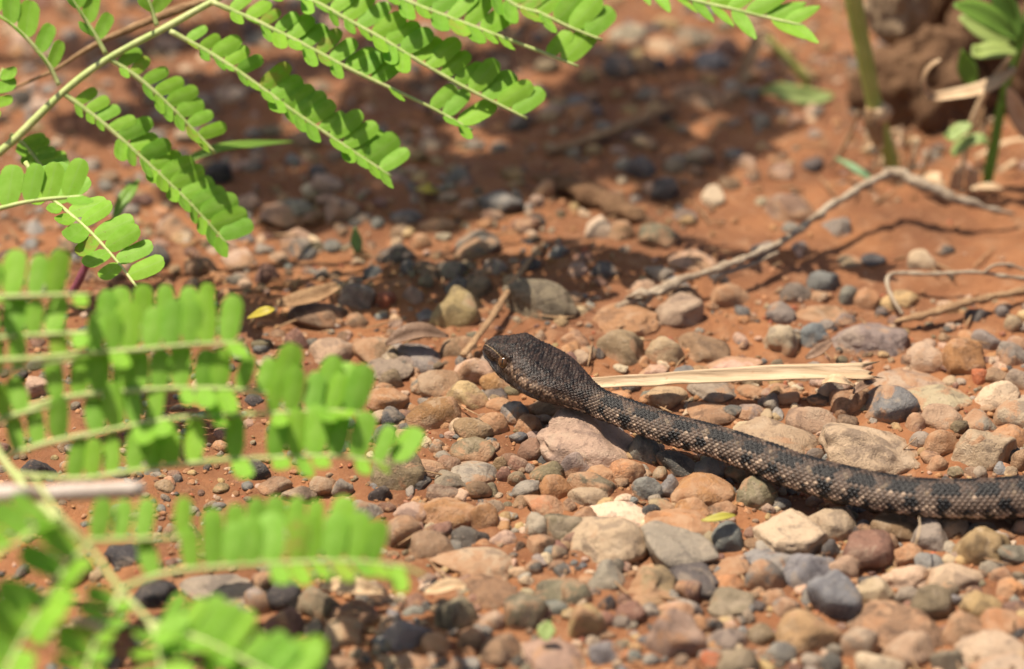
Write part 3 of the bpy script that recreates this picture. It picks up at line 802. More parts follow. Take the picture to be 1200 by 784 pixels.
# x y w h colour turn shape(- round, a angular, f flat, w wedge) | label | short name
STONES = """
1025 527 122 66 t -12 l|large lumpy tan stone with a groove touching the far side of the snake|the large lumpy grooved stone
1150 533 80 56 t 5 a|big rough tan stone behind the snake near the right edge|the big rough stone behind the snake
911 508 98 46 t -16 f|broad smooth tan stone behind the middle of the snake with a crumb on top|the broad smooth stone behind the snake
692 520 120 66 p -12 l|very large smooth pinkish stone under and in front of the snake's neck|the very large pinkish stone at the snake's neck
1043 480 62 46 u -14 a|blue grey stone with orange spots behind the lumpy grooved stone|the blue grey stone with orange spots
1097 467 80 34 t 4 f|long flat tan stone right of the blue grey spotted stone|the long flat tan stone
1066 444 86 28 t -2 f|low broad tan slab behind the blue grey spotted stone|the low broad tan slab
1092 420 56 34 t -4 f|pale flat tan flake leaning on a brown stone right of the straw|the pale flat tan flake
1128 426 48 48 o 0 -|rounded orange brown stone under the pale flat flake|the orange brown stone under the flake
1019 394 84 42 g -3 f|large flat speckled grey stone behind the dry straw|the large speckled grey stone
633 363 84 56 v -4 a|big olive grey block behind the snake's head|the big olive grey block
725 379 88 38 o 6 f|wide clay coated stone right of the olive grey block|the wide clay coated stone
531 368 66 54 y 8 a|big yellowish tan angular stone left of the leaning dry stick|the big yellowish angular stone
728 418 58 44 v -6 a|olive tan block behind the snake's neck above the straw|the olive tan block
780 418 44 38 t -22 -|rounded tan stone just above the left part of the straw|the rounded tan stone above the straw
797 371 54 40 t 8 a|pale tan stone below the lower end of the weathered twig|the pale tan stone below the twig
825 411 58 32 b -6 -|grey brown rounded stone between straw and pale tan stone|the grey brown stone above the straw
925 625 80 46 c -6 a|big angular cream stone with pink stains in front of the snake|the big cream stone with pink stains
905 653 66 28 u -4 -|blue grey stone half under the cream stone with pink stains|the blue grey stone under the cream one
950 668 60 46 u -8 -|smooth rounded blue grey stone with a tan side in the right foreground|the smooth blue grey stone
975 611 64 42 t -14 w|tan wedge shaped stone against the near side of the snake|the tan wedge
1018 645 60 48 m 18 -|purplish brown rounded stone in front of the tan wedge|the purplish brown stone
1152 648 66 54 y -6 l|big yellowish brown rough stone in the right foreground|the big yellowish brown stone
1119 678 66 36 c -4 a|pale cream flat stone with sharp outline in the right foreground|the pale cream flat stone
1095 633 50 36 g -14 a|angular grey tan stone with flat facets in front of the snake|the angular grey tan stone
1055 731 112 52 b -10 l|very long brown tan stone near the bottom right of the photo|the very long brown tan stone
948 742 72 56 y -8 -|big smooth orange tan stone near the bottom edge|the big orange tan stone
983 704 54 62 u 20 a|blue grey upright mottled stone above the big orange tan stone|the upright blue grey stone
1094 710 50 50 v 30 -|round olive tan stone with a pale patch in the right foreground|the round olive tan stone
708 640 98 58 t -8 a|large flat tan slab with dark spots in the middle foreground|the large tan slab with dark spots
793 647 88 46 g -12 f|large flat grey brown stone right of the spotted tan slab|the large flat grey brown stone
800 617 86 40 o -12 f|wide orange brown clay stone behind the flat grey brown stone|the wide orange brown stone
723 603 72 28 c -14 w|pointed cream wedge of stone lying on the spotted slab|the pointed cream wedge
660 622 50 42 v 12 -|round olive and blue grey stone left of the spotted slab|the round olive stone
760 687 60 40 t 6 l|rounded tan stone with pale ridges in the middle foreground|the ridged tan stone
709 682 46 38 g 6 -|round grey tan ball shaped stone left of the ridged one|the grey tan ball stone
792 752 68 64 p -4 a|big pinkish red blocky stone at the bottom middle|the big pinkish red block
553 665 92 38 t -12 w|long pointed tan and grey stone left of the spotted slab|the long pointed stone
527 606 68 38 o -8 a|flat topped orange brown stone in front of the fern tip|the flat topped orange stone
481 604 34 40 p -70 -|egg shaped pinkish stone standing near the fern tip|the egg shaped stone
552 550 56 26 g 4 f|grey stone with a pale band along its top|the grey stone with a pale band
468 556 62 48 v -30 -|big olive grey stone partly behind the pale fern tips|the big olive stone by the fern tips
510 486 66 38 o 4 -|dome shaped clay orange stone with a pale top left of the snake's head|the dome shaped orange stone
547 470 48 38 y -18 -|yellowish rounded stone just left of the snake's chin|the yellowish stone by the chin
562 440 34 44 p 70 a|tall pinkish orange stone left of the snake's snout|the tall pinkish stone
490 421 62 30 g -10 f|flat grey slab left of the snake with a clay edge|the flat grey slab
455 434 54 22 g 8 f|thin grey brown slab resting against the flat grey slab|the thin grey brown slab
457 446 28 27 v 0 -|small round olive pebble with spots in front of the thin slab|the spotted olive pebble
617 728 54 52 v 15 a|big dark olive stone at the bottom beside a green leaflet|the big dark olive stone
687 738 44 56 y 20 -|upright yellowish stone at the bottom middle|the upright yellowish stone
652 776 78 36 p -8 f|wide pinkish stone cut by the bottom edge of the photo|the wide pinkish stone
660 698 64 38 v -6 -|olive grey stone with curved stripes in the lower middle|the olive grey striped stone
474 753 56 46 u 10 a|blocky blue grey stone near the bottom left of the middle|the blocky blue grey stone
532 730 52 48 v 25 -|rounded olive tan stone at the bottom left of the middle|the rounded olive tan stone
270 696 112 36 g -4 f|long flat grey stone under the lower left fern leaflets|the long flat stone under the fern
417 728 56 36 b -10 -|brown stone in the shade below the lower fern row|the brown shaded stone
377 712 56 40 v 4 a|grey olive stone left of the brown shaded stone|the grey olive shaded stone
772 284 46 34 v -12 a|greenish grey stone with a dark hollow above the twig|the greenish grey stone
752 204 32 30 d 40 -|upper of two smooth dark pebbles on bare clay|the upper dark pebble
779 227 33 27 d 14 -|lower of two smooth dark pebbles on bare clay|the lower dark pebble
705 277 36 34 c 16 -|cream pebble joined to a brown one, left of the greenish stone|the cream pebble by the greenish stone
966 332 37 33 u 22 -|blue grey rounded pebble on clay below the twig|the blue grey pebble below the twig
932 346 36 22 g 0 -|grey pebble left of the blue grey one on clay|the grey pebble on clay
1053 349 42 26 y -12 -|yellow tan pebble inside the bend of the dry root|the yellow tan pebble at the root
1081 308 34 30 c 0 a|cream cone shaped stone behind the dry root|the cream cone stone
925 248 56 36 m -10 f|dark maroon flat stone under the weathered twig|the maroon flat stone
980 268 33 22 g 14 a|two toned grey tan pebble under the twig|the two toned pebble
815 309 60 24 p -8 f|long pinkish stone lying behind the twig|the long pinkish stone behind the twig
587 243 52 30 u -4 -|grey blue pebble with a pale top in the shade|the grey blue shaded pebble
465 304 46 30 d 4 -|dark charcoal pebble in the shade beside a tiny green seedling|the dark pebble by the seedling
417 354 43 34 g -8 -|smooth round grey pebble in front of the seedling|the smooth grey pebble
400 250 42 40 p 30 a|pale pinkish stone in the shade below the fern tip|the pale pinkish stone
560 296 50 34 g 6 -|round grey shaded pebble left of the slanting stick|the round grey shaded pebble
372 373 68 38 b -6 -|brown stone behind the yellow leaf|the brown stone by the yellow leaf
390 416 52 32 p 4 -|pinkish brown stone above the green fern tips|the pinkish brown stone
815 48 46 32 p 0 a|pinkish block far back below the hanging fern leaf|the pinkish block far back
838 72 46 26 u -6 -|dark blue grey stone far back|the dark stone far back
735 46 42 28 c 0 -|cream stone far back|the cream stone far back
888 579 47 44 v 0 -|round grey stone mottled with orange clay in front of the snake|the mottled round stone
792 544 48 28 d -14 -|smooth dark oval pebble just in front of the snake's body|the smooth dark oval pebble
836 461 58 24 g -4 a|grey and tan two toned stone below the straw|the two toned stone below the straw
836 484 58 24 b -8 f|flat brown stone behind the snake below the two toned stone|the flat brown stone
780 466 48 24 t 2 -|tan rounded stone in the shade of the straw|the tan stone under the straw
952 489 58 32 p -12 -|pinkish tan oval stone below the right end of the straw|the pinkish oval stone
976 461 26 32 g 62 -|dark grey oval pebble standing at the end of the straw|the dark oval pebble at the straw
1168 467 50 32 c 6 -|pale cream stone near the right edge above the snake|the pale cream stone at the edge
1195 488 52 42 t -30 -|tan stone cut by the right edge of the photo|the tan stone at the edge
1100 524 46 36 o 20 a|orange stone between two big tan stones behind the snake|the orange stone between
1050 616 58 32 b -10 a|brown angular stone touching the near side of the snake|the brown angular stone
855 630 34 38 u 30 -|speckled blue grey stone left of the cream stone|the speckled blue grey stone
896 677 44 42 u 30 -|rounded blue and tan pebble in front of the blue grey stones|the blue and tan pebble
1060 676 56 34 c 4 l|cream pitted stone left of the pale flat one|the cream pitted stone
1008 757 44 42 p 10 -
1065 761 62 46 t 4 a
1030 777 58 36 c 0 -
1112 776 36 38 g 24 -
1150 713 48 34 y -4 -
1162 759 80 38 c -8 f
1175 779 72 26 t 0 f
1130 742 54 44 b 20 -
1175 735 54 34 o -6 -
1195 655 30 48 g 80 -
1194 622 24 24 p 0 -
1065 647 34 26 o 0 -
1115 620 38 26 t -6 -
1025 694 44 36 t -20 a
990 662 38 38 p 40 a
1173 678 28 24 m 0 -
1185 696 34 26 o 4 a
1190 720 32 24 m 0 -
1152 622 36 14 g 0 -
1168 637 26 18 g 0 -
1179 632 20 17 o 0 a
922 711 32 26 u 14 -
915 762 35 28 u 0 -
916 747 12 10 p 0 -
1120 705 15 15 u 0 -
973 640 24 28 d 0 -
953 696 30 20 u 6 -
907 702 26 22 b 0 -
1010 622 28 22 d 0 a
1042 636 22 24 b 0 -
1018 676 24 12 d 0 -
1090 658 36 22 u -8 -
1065 694 32 20 g 0 -
1193 681 18 18 v 0 -
955 775 32 22 g 0 -
975 778 24 24 d 0 -
865 653 18 14 p 10 a
833 643 17 16 d 0 -
627 671 20 20 d 30 -
650 718 30 21 u 4 -
710 771 40 32 u -10 -
791 718 42 28 p -10 -
738 722 42 28 m 12 f
803 711 42 22 g -10 -
711 716 22 24 d 0 -
712 733 20 20 m 0 -
837 728 22 22 d 0 -
865 776 48 34 v 6 -
893 740 32 28 v 0 -
860 704 56 30 v -8 l
852 746 46 28 g 10 -
806 693 30 28 m 0 -
856 661 46 20 b 0 -
855 679 36 20 o 0 -
812 672 60 28 d -10 f
826 689 30 22 d 0 -
820 729 22 20 o 0 -
833 776 24 22 r 0 a
732 708 20 16 m 0 -
760 711 36 16 b 0 -
628 623 32 32 g 30 -
634 644 32 26 b 6 -
684 610 32 30 b 0 -
640 593 52 28 o -12 -
667 594 17 16 b 0 -
763 601 23 20 k 0 -
778 594 38 20 t -30 -
812 597 42 26 o 0 -
843 594 38 20 b 0 -
757 528 38 32 u -30 -
833 548 40 28 g -10 -
866 553 32 24 v 0 -
734 553 40 30 o -6 -
705 555 38 22 o 0 -
673 545 34 34 g -40 a
640 550 39 25 v 6 -
617 570 32 23 g 10 -
695 569 58 30 v -16 a
690 582 46 26 t -12 -
760 574 32 34 u 60 -
784 571 26 26 u 20 a
825 573 72 36 o -6 f
652 573 34 38 o 50 f
622 526 29 28 m -40 -
606 538 26 18 m 0 -
602 488 35 30 u -50 -
620 501 32 26 o 0 -
606 557 22 18 v 0 -
640 479 42 20 b 0 -
880 481 34 18 g 0 -
880 458 32 16 b 0 -
855 428 72 20 p 4 f
766 437 32 16 p 0 -
675 407 29 23 b 20 a
686 422 26 17 v 14 -
915 369 34 28 g 0 -
917 400 44 38 t 10 l
955 395 36 30 u 10 -
967 381 22 16 g 0 -
991 374 24 16 g 0 -
995 347 24 26 g 20 -
1014 350 32 26 o 0 -
962 366 62 20 b 0 f
937 295 19 14 u 0 -
1108 290 22 12 d 0 -
1024 302 28 12 d 0 f
996 302 32 13 v 0 f
1175 367 17 17 u 0 -
1188 381 22 22 t 0 -
1156 400 31 29 g 20 -
1186 420 34 32 g 0 -
1190 404 30 20 p 0 -
1150 445 22 20 r 0 -
1168 444 30 18 b 0 -
1195 450 30 32 t 30 -
1144 495 48 26 g -4 a
1180 517 48 32 o -10 -
1182 525 26 20 t 0 -
1073 502 24 26 p 0 a
1102 496 46 30 t -6 -
1080 519 26 20 g -20 -
1098 548 24 22 o 10 -
1090 538 22 16 b 0 -
954 531 22 16 g 0 -
970 534 14 12 u 0 -
980 538 18 14 b 0 -
1196 543 24 30 b 0 -
973 449 46 24 p 0 -
997 474 46 34 b 10 -
991 493 26 20 b 0 -
915 459 46 12 b 0 f
922 468 28 14 o 0 -
960 468 28 15 d 0 a
348 404 30 30 m 0 a
436 415 48 32 b 0 f
467 413 17 14 r 0 a
517 450 52 32 b 10 a
585 452 26 36 o 60 -
578 464 31 17 d 8 -
584 476 28 17 o 0 -
555 504 46 28 b -10 f
578 500 34 30 o -30 -
553 526 50 28 v -6 -
529 563 38 19 g -8 -
500 549 40 22 b -6 -
560 573 25 26 b 60 -
591 552 18 20 m 0 -
445 580 26 23 k 0 -
400 570 22 24 g -50 a
460 486 30 20 d -20 -
450 507 26 24 d 0 -
512 523 19 16 g 20 -
520 532 18 10 g 0 -
526 543 26 20 b 0 -
520 578 38 22 m -8 -
378 567 30 24 b 0 -
350 576 40 22 v 0 -
322 568 38 20 b 0 -
303 552 26 26 d 0 -
587 540 18 16 b 0 -
598 536 20 18 m 0 -
535 412 46 28 b 10 -
455 468 46 26 o 0 -
425 600 50 34 g 0 -
567 608 32 36 o 0 -
512 628 38 26 m 20 a
546 636 36 25 d -24 -
564 632 24 20 d 0 -
589 635 32 22 p -6 -
472 630 46 46 b 10 -
505 645 52 32 b 0 -
570 698 72 34 b -6 -
575 735 33 30 p 0 -
552 758 34 32 b 20 -
588 768 50 42 p 0 -
500 752 15 17 d 0 -
402 748 44 36 t 6 -
440 708 48 42 d -30 a
333 705 40 42 k 0 a
368 740 24 18 g 0 -
335 735 48 38 m 20 -
303 710 30 34 g 0 -
308 688 28 26 b 0 -
422 770 26 16 v 0 -
484 724 26 16 u 10 -
470 718 14 16 m 0 -
517 765 30 36 o 60 -
395 782 42 22 d 0 -
485 784 42 18 b 0 -
332 248 52 22 p -8 f
350 283 40 28 p 0 a
478 256 40 18 u 0 -
530 318 36 26 g 0 -
450 355 26 21 r 0 -
484 350 24 22 p 0 -
419 380 24 18 b 0 -
312 326 30 28 m 0 -
535 216 30 22 u 40 -
495 291 24 24 o 40 a
512 272 42 18 o 0 -
581 322 30 22 g 0 -
545 336 20 14 r 0 -
498 322 42 22 b 0 -
382 218 38 26 p 0 -
345 240 42 22 g 0 -
725 281 32 30 b -10 -
707 321 34 20 d 6 a
684 310 26 18 m 0 -
792 200 28 18 v 0 -
882 207 21 22 g 0 -
805 350 44 26 b -10 -
635 232 28 30 o 0 -
605 244 18 30 d 0 -
617 273 30 24 m 0 -
858 346 32 42 o 70 -
914 206 28 20 p 0 -
1090 208 30 18 p 0 -
767 38 30 16 d 0 -
775 62 38 22 t 0 -
725 86 38 26 d 0 -
690 133 28 16 u 0 -
607 150 26 22 d 0 -
755 84 26 32 t 0 -
818 108 62 28 b 0 -
860 180 24 12 u 0 -
148 655 46 34 k 20 a
38 615 32 26 v 0 -
180 700 52 32 k 0 -
68 696 22 20 p 0 -
80 670 52 42 b 20 -
45 552 42 30 k 0 a
255 207 32 28 k 0 -
186 305 28 30 d 0 -
235 315 36 26 b 0 -
280 305 40 24 p 0 -
205 268 42 30 b 0 -
45 455 34 26 p 0 a
"""

def srgbless(c, j):
    return tuple(max(0.015, x * (1 + y)) for x, y in zip(c, j))

records = []
for ln in STONES.strip().splitlines():
    bits = ln.split('|')
    q = bits[0].split()
    records.append(dict(x=float(q[0]), y=float(q[1]), w=float(q[2]), h=float(q[3]), col=q[4], rot=float(q[5]), sh=q[6],
                        label=bits[1] if len(bits) > 1 else None, short=bits[2] if len(bits) > 2 else None))
print("stones", len(records))

def place_stone(rec, seed):
    r = np.random.default_rng(seed)
    g0 = G(rec['x'], rec['y'])
    dep = depth_of(g0)
    A = mm(rec['w'] / 2 * 1.10, dep)
    Hh = mm(rec['h'] / 2 * 1.26, dep)
    sp, cp = math.sin(PITCH), math.cos(PITCH)
    b = min(A * (0.72 + 0.2 * r.random()), 0.80 * Hh / sp)
    if rec['sh'] == 'f': b = min(A * 0.85, 0.90 * Hh / sp)
    c = math.sqrt(max(Hh ** 2 - (b * sp) ** 2, (0.35 * Hh) ** 2)) / cp
    ang = {'a': 1.0, 'f': 0.55, 'w': 0.6, '-': 0.26, 'l': 0.25}[rec['sh']] + 0.2 * r.random()
    lum = 2.2 if rec['sh'] == 'l' else 1.0
    lev = 5 if rec['w'] > 78 else (4 if rec['w'] > 30 else 3)
    v, f = stone_shape(lev, A, b, c, seed, ang, lum, -0.8 if rec['sh'] == 'w' else 0.0)
    # tilt in the picture's plane, then a little turn about the upright
    t = math.radians(rec['rot'])
    ax = UPV * math.cos(0) ; 
    R2 = np.array([[math.cos(t), -math.sin(t)], [math.sin(t), math.cos(t)]])
    xr, ur, fr = v @ RGT, v @ UPV, v @ FWD
    xr, ur = R2[0, 0] * xr + R2[0, 1] * ur, R2[1, 0] * xr + R2[1, 1] * ur
    v = xr[:, None] * RGT + ur[:, None] * UPV + fr[:, None] * FWD
    zc = 0.05 * c
    cpt = G(rec['x'], rec['y'] + 0.05 * rec['h'], zc)
    cpt[2] += gh1(cpt[0], cpt[1]) * 0.7
    pen = snake_clear(v + cpt)
    if pen > 0:
        cpt[2] -= pen + 0.0001
        low = (v + cpt)[:, 2].max()
    return v, f, cpt

GROUP = "loose pebbles lying on the clay"
# ---- labels: by look, then by what a stone lies next to
anchors = [("the snake's head", 625, 432), ("the snake's neck", 705, 476), ("the middle of the snake", 860, 527), ("the snake's body at the right edge", 1150, 585),
           ("the dry straw", 850, 440), ("the weathered twig", 880, 300), ("the stick by the snake's head", 590, 350), ("the dry root", 1120, 320),
           ("the green seedling", 417, 285), ("the yellow leaf", 305, 367), ("the thick green stem", 1030, 150), ("the tiny yellow green leaf", 842, 607)]
anchors += [(r_['short'], r_['x'], r_['y']) for r_ in records if r_['short']]
def size_word(w):
    return "tiny" if w < 19 else "small" if w < 29 else "medium" if w < 44 else "large"
def shape_word(r_):
    q = r_['h'] / r_['w']
    if r_['sh'] == 'a': return "angular"
    if r_['sh'] in 'f' or q < 0.46: return "flat"
    if q > 0.82: return "round"
    return "oval"
def relation(r_, an):
    dx, dy = r_['x'] - an[1], r_['y'] - an[2]
    d = math.hypot(dx, dy)
    if abs(dx) > 2.0 * abs(dy): w = "left of" if dx < 0 else "right of"
    elif abs(dy) > 2.0 * abs(dx): w = "behind" if dy < 0 else "in front of"
    else: w = ("behind and " if dy < 0 else "in front and ") + ("left of" if dx < 0 else "right of")
    return ("just " if d < 55 else "") + w + " " + an[0]
cands = []
for r_ in records:
    if r_['label']:
        cands.append([r_['label']]); continue
    near = sorted(anchors, key=lambda an: math.hypot(r_['x'] - an[1], r_['y'] - an[2]))[:9]
    cands.append([f"{size_word(r_['w'])} {shape_word(r_)} {WORD[r_['col']]} pebble {relation(r_, an)}" for an in near])
    short_ = [t_ for t_ in cands[-1] if len(t_.split()) <= 16]
    cands[-1] = short_ or cands[-1]
count = {}
for cl in cands:
    for t_ in set(cl): count[t_] = count.get(t_, 0) + 1
used = set()
for r_, cl in zip(records, cands):
    pick = next((t_ for t_ in cl if count[t_] == 1 and t_ not in used), None) or next((t_ for t_ in cl if t_ not in used), cl[0])
    r_['label'] = pick
    used.add(pick)

for i, rec in enumerate(records):
    v, f, c = place_stone(rec, 1000 + i * 7)
    me = mesh_from("pebble", v, f, MAT_STONE)
    o = link("pebble", me, None, Vector(c))
    rr = np.random.default_rng(50 + i)
    k_ = rr.normal() * 0.13
    o.color = srgbless(COL[rec['col']], (k_ + rr.normal() * 0.05, k_, k_ + rr.normal() * 0.05)) + (min(0.8, max(0.1, FILM[rec['col']] + 0.05 + rr.normal() * 0.09)),)
    tag(o, rec['label'], "stone" if rec['w'] > 44 else "pebble", GROUP)

# ---- the rest of the gravel, too small or too many to pick out one by one
_lib = {}
def lib_shape(lev, k, angular):
    key = (lev, k, angular)
    if key not in _lib:
        _lib[key] = stone_shape(lev, 1.0, 1.0, 1.0, 7000 + k * 13 + lev, angular * (k % 10) / 9.0, 1.1)
    return _lib[key]
REC = np.array([(q['x'], q['y'], q['w'], q['h']) for q in records])
def gravel(name, n, px_rng, size, levels, colours, label, seed, angular=0.4, avoid=True, sink=0.08, dens=None, avoid_f=0.72):
    r = np.random.default_rng(seed)
    vs, fs, cs, off = [], [], [], 0
    made, tries = 0, 0
    while made < n and tries < n * 14:
        tries += 1
        x = r.uniform(px_rng[0], px_rng[1]); y = r.uniform(px_rng[2], px_rng[3])
        if dens is not None and r.random() > dens(x, y): continue
        w = size[0] * (size[1] / size[0]) ** (r.random() ** 1.6)
        if avoid:
            if ((((x - REC[:, 0]) / (REC[:, 2] * 0.5)) ** 2 + ((y - REC[:, 1]) / (REC[:, 3] * 0.5)) ** 2) < avoid_f).any(): continue
        g = G(x, y)
        dep = depth_of(g)
        a = mm(w / 2, dep)
        b, c = a * r.uniform(0.6, 0.95), a * r.uniform(0.5, 0.8)
        lev = levels[0] if w < 13 else levels[1]
        if w < 14:
            v, f = lib_shape(lev, int(r.integers(40)), angular)
            v = v * np.array((a, b, c))
        else:
            v, f = stone_shape(lev, a, b, c, int(r.integers(1, 1 << 30)), angular * r.random(), 1.1)
        yaw = r.uniform(0, 6.28); tl = r.normal() * 0.3
        cy, sy, ct, st = math.cos(yaw), math.sin(yaw), math.cos(tl), math.sin(tl)
        v = v @ np.array([[1, 0, 0], [0, ct, -st], [0, st, ct]]) @ np.array([[cy, -sy, 0], [sy, cy, 0], [0, 0, 1]])
        p = np.array((g[0], g[1], gh1(g[0], g[1]) + c * sink))
        v = v + p
        pen = snake_clear(v) if w > 6 else 0.0
        if pen > 0: v = v - np.array((0, 0, pen + 0.0002))
        k_ = colours[int(r.integers(len(colours)))]
        jj = r.normal() * 0.16
        col_ = srgbless(COL[k_], (jj + r.normal() * .05, jj, jj + r.normal() * .05))
        vs.append(v); fs.append(f + off); cs.append(np.tile(col_, (len(v), 1)))
        off += len(v); made += 1
    me = mesh_from(name, np.vstack(vs), np.vstack(fs), MAT_GRAVEL, True, np.vstack(cs))
    o = link(name, me)
    return tag(o, label, "gravel", kind="stuff")

def density(x, y):
    d = 1.0
    if y < 340 and x > 640: d = 0.45
    if 850 < x and 225 < y < 340: d = 0.07
    if y < 230 and x > 560: d = 0.55
    if y < 150: d = 1.0
    if y > 480: d = 1.0
    return d
gravel("gravel", 3400, (-60, 1260, -60, 850), (7, 28), (2, 3), "toobbgguvmdpy", "small mixed gravel scattered between the larger pebbles", 71, dens=density)
gravel("gravel", 750, (430, 1260, 420, 850), (11, 30), (3, 4), "ttpbbgguvmdycc", "medium mixed gravel wedged between the larger stones", 76, avoid_f=0.42)
gravel("gravel", 330, (-60, 960, -60, 345), (18, 44), (3, 4), "ttobbgguvmdpyc", "mixed blurred pebbles covering the shaded ground at the back", 75)
gravel("gravel", 900, (-420, 1620, -260, 980), (14, 52), (2, 3), "ttobbgguvmdpyc", "loose pebbles continuing over the clay beyond the frame", 72,
       dens=lambda x, y: 0.0 if -25 < x < 1225 and -25 < y < 805 else 1.0, avoid=False)
gravel("clay_crumbs", 8500, (-60, 1260, -60, 850), (2.2, 11), (2, 2), "ooooorobp", "fine crumbs of orange clay scattered over the ground", 73, angular=1.2, avoid=False, sink=0.35, dens=lambda x, y: 0.25 if (x > 850 and 225 < y < 340) else 0.75 + 0.25 * (y > 300))

# ------------------------------------------------------------------ building things out of parts
from mathutils import Matrix
def thing(name, base, label, cat, group=None):
    o = bpy.data.objects.new(name, None)
    scene.collection.objects.link(o)
    o.empty_display_size = 0.01
    o.location = Vector(base)
    return tag(o, label, cat, group)

def root_of(o):
    while o.parent is not None: o = o.parent
    return o

def part(name, vf, mat, parent, smooth=True):
    v, f = vf
    base = np.array(root_of(parent).location)
    return link(name, mesh_from(name, np.asarray(v) - base, f, mat, smooth), parent)

def single(name, vf, mat, label, cat, base=None, group=None):
    v, f = vf
    v = np.asarray(v)
    if base is None:
        base = np.array((v[:, 0].mean(), v[:, 1].mean(), v[:, 2].min()))
    o = link(name, mesh_from(name, v - base, f, mat), None, Vector(base))
    return tag(o, label, cat, group)

# ------------------------------------------------------------------ feathery fronds
def leaflet_mesh(name, ratio, seed, blunt=4.0, point=0.0):
    r = np.random.default_rng(seed)
    nx_, ny_ = 9, 5
    xs = np.linspace(0, 1, nx_)
    xs = 0.5 - 0.5 * np.cos(np.pi * xs) * (0.75 + 0.25 * np.abs(np.cos(np.pi * xs)))
    xs = np.clip(xs, 0, 1)
    v, f = [], []
    bend = r.normal() * 0.05
    for i, x in enumerate(xs):
        w = 0.5 * ratio * max(0.0, 1 - abs(2 * x - 1) ** blunt) ** 0.5
        w *= (0.80 + 0.20 * min(1, x * 2.5))
        if point: w *= 1 - point * max(0, x - 0.35) / 0.65
        if i == 0: w = 0.035
        if i == nx_ - 1: w = 0.16 * ratio * (1 - point)
        for j in range(ny_):
            y = (j / (ny_ - 1) * 2 - 1)
            z = -0.030 * (1 - y * y) * (1 - abs(2 * x - 1)) * 0.4 + 0.02 * abs(y) * ratio + bend * x * x + 0.005 * r.normal() * (0 < i < nx_ - 1) - 0.010 * (j == 2)
            v.append((x, y * w + 0.03 * ratio * math.sin(x * 3) * 0, z))
    for i in range(nx_ - 1):
        for j in range(ny_ - 1):
            a = i * ny_ + j
            f.append((a, a + 1, a + ny_ + 1, a + ny_))
    # a second, lower face and a rim of its own, so that the thin leaflet keeps crisp edges
    m = len(v)
    v += [(x, y, z - 0.012) for x, y, z in v]
    f += [tuple(m + q for q in reversed(t)) for t in f]
    rim = list(range(ny_)) + [i * ny_ + ny_ - 1 for i in range(1, nx_)] + [(nx_ - 1) * ny_ + j for j in range(ny_ - 2, -1, -1)] + [i * ny_ for i in range(nx_ - 2, 0, -1)]
    k0 = len(v)
    v += [v[q] for q in rim] + [v[m + q] for q in rim]
    nr_ = len(rim)
    for i in range(nr_):
        k = (i + 1) % nr_
        f.append((k0 + k, k0 + i, k0 + nr_ + i, k0 + nr_ + k))
    return mesh_from(name, v, f, MAT_LEAF)

LEAFLETS = [leaflet_mesh("leaflet", 0.49 + 0.04 * (k % 3), 300 + k, 5.5 + 1.0 * (k % 2)) for k in range(7)]
LEAFLETS_ACUTE = [leaflet_mesh("leaflet", 0.44, 330 + k, 3.0, 0.55) for k in range(3)]
ZUP = np.array((0, 0, 1.0))

def put_leaflet(parent, base, at, D, T, size, rnd, meshes, width=1.0):
    D = D / np.linalg.norm(D)
    Wd = T - D * np.dot(T, D)
    Wd /= np.linalg.norm(Wd)
    N = np.cross(D, Wd)
    tw = rnd.normal() * 0.15
    Wd, N = Wd * math.cos(tw) + N * math.sin(tw), N * math.cos(tw) - Wd * math.sin(tw)
    o = bpy.data.objects.new("leaflet", meshes[int(rnd.integers(len(meshes)))])
    scene.collection.objects.link(o)
    o.parent = parent
    M = Matrix.Identity(4)
    wz = size * width
    for k in range(3):
        M[k][0], M[k][1], M[k][2], M[k][3] = D[k] * size, Wd[k] * wz, N[k] * size, at[k] - base[k]
    o.matrix_basis = M
    return o

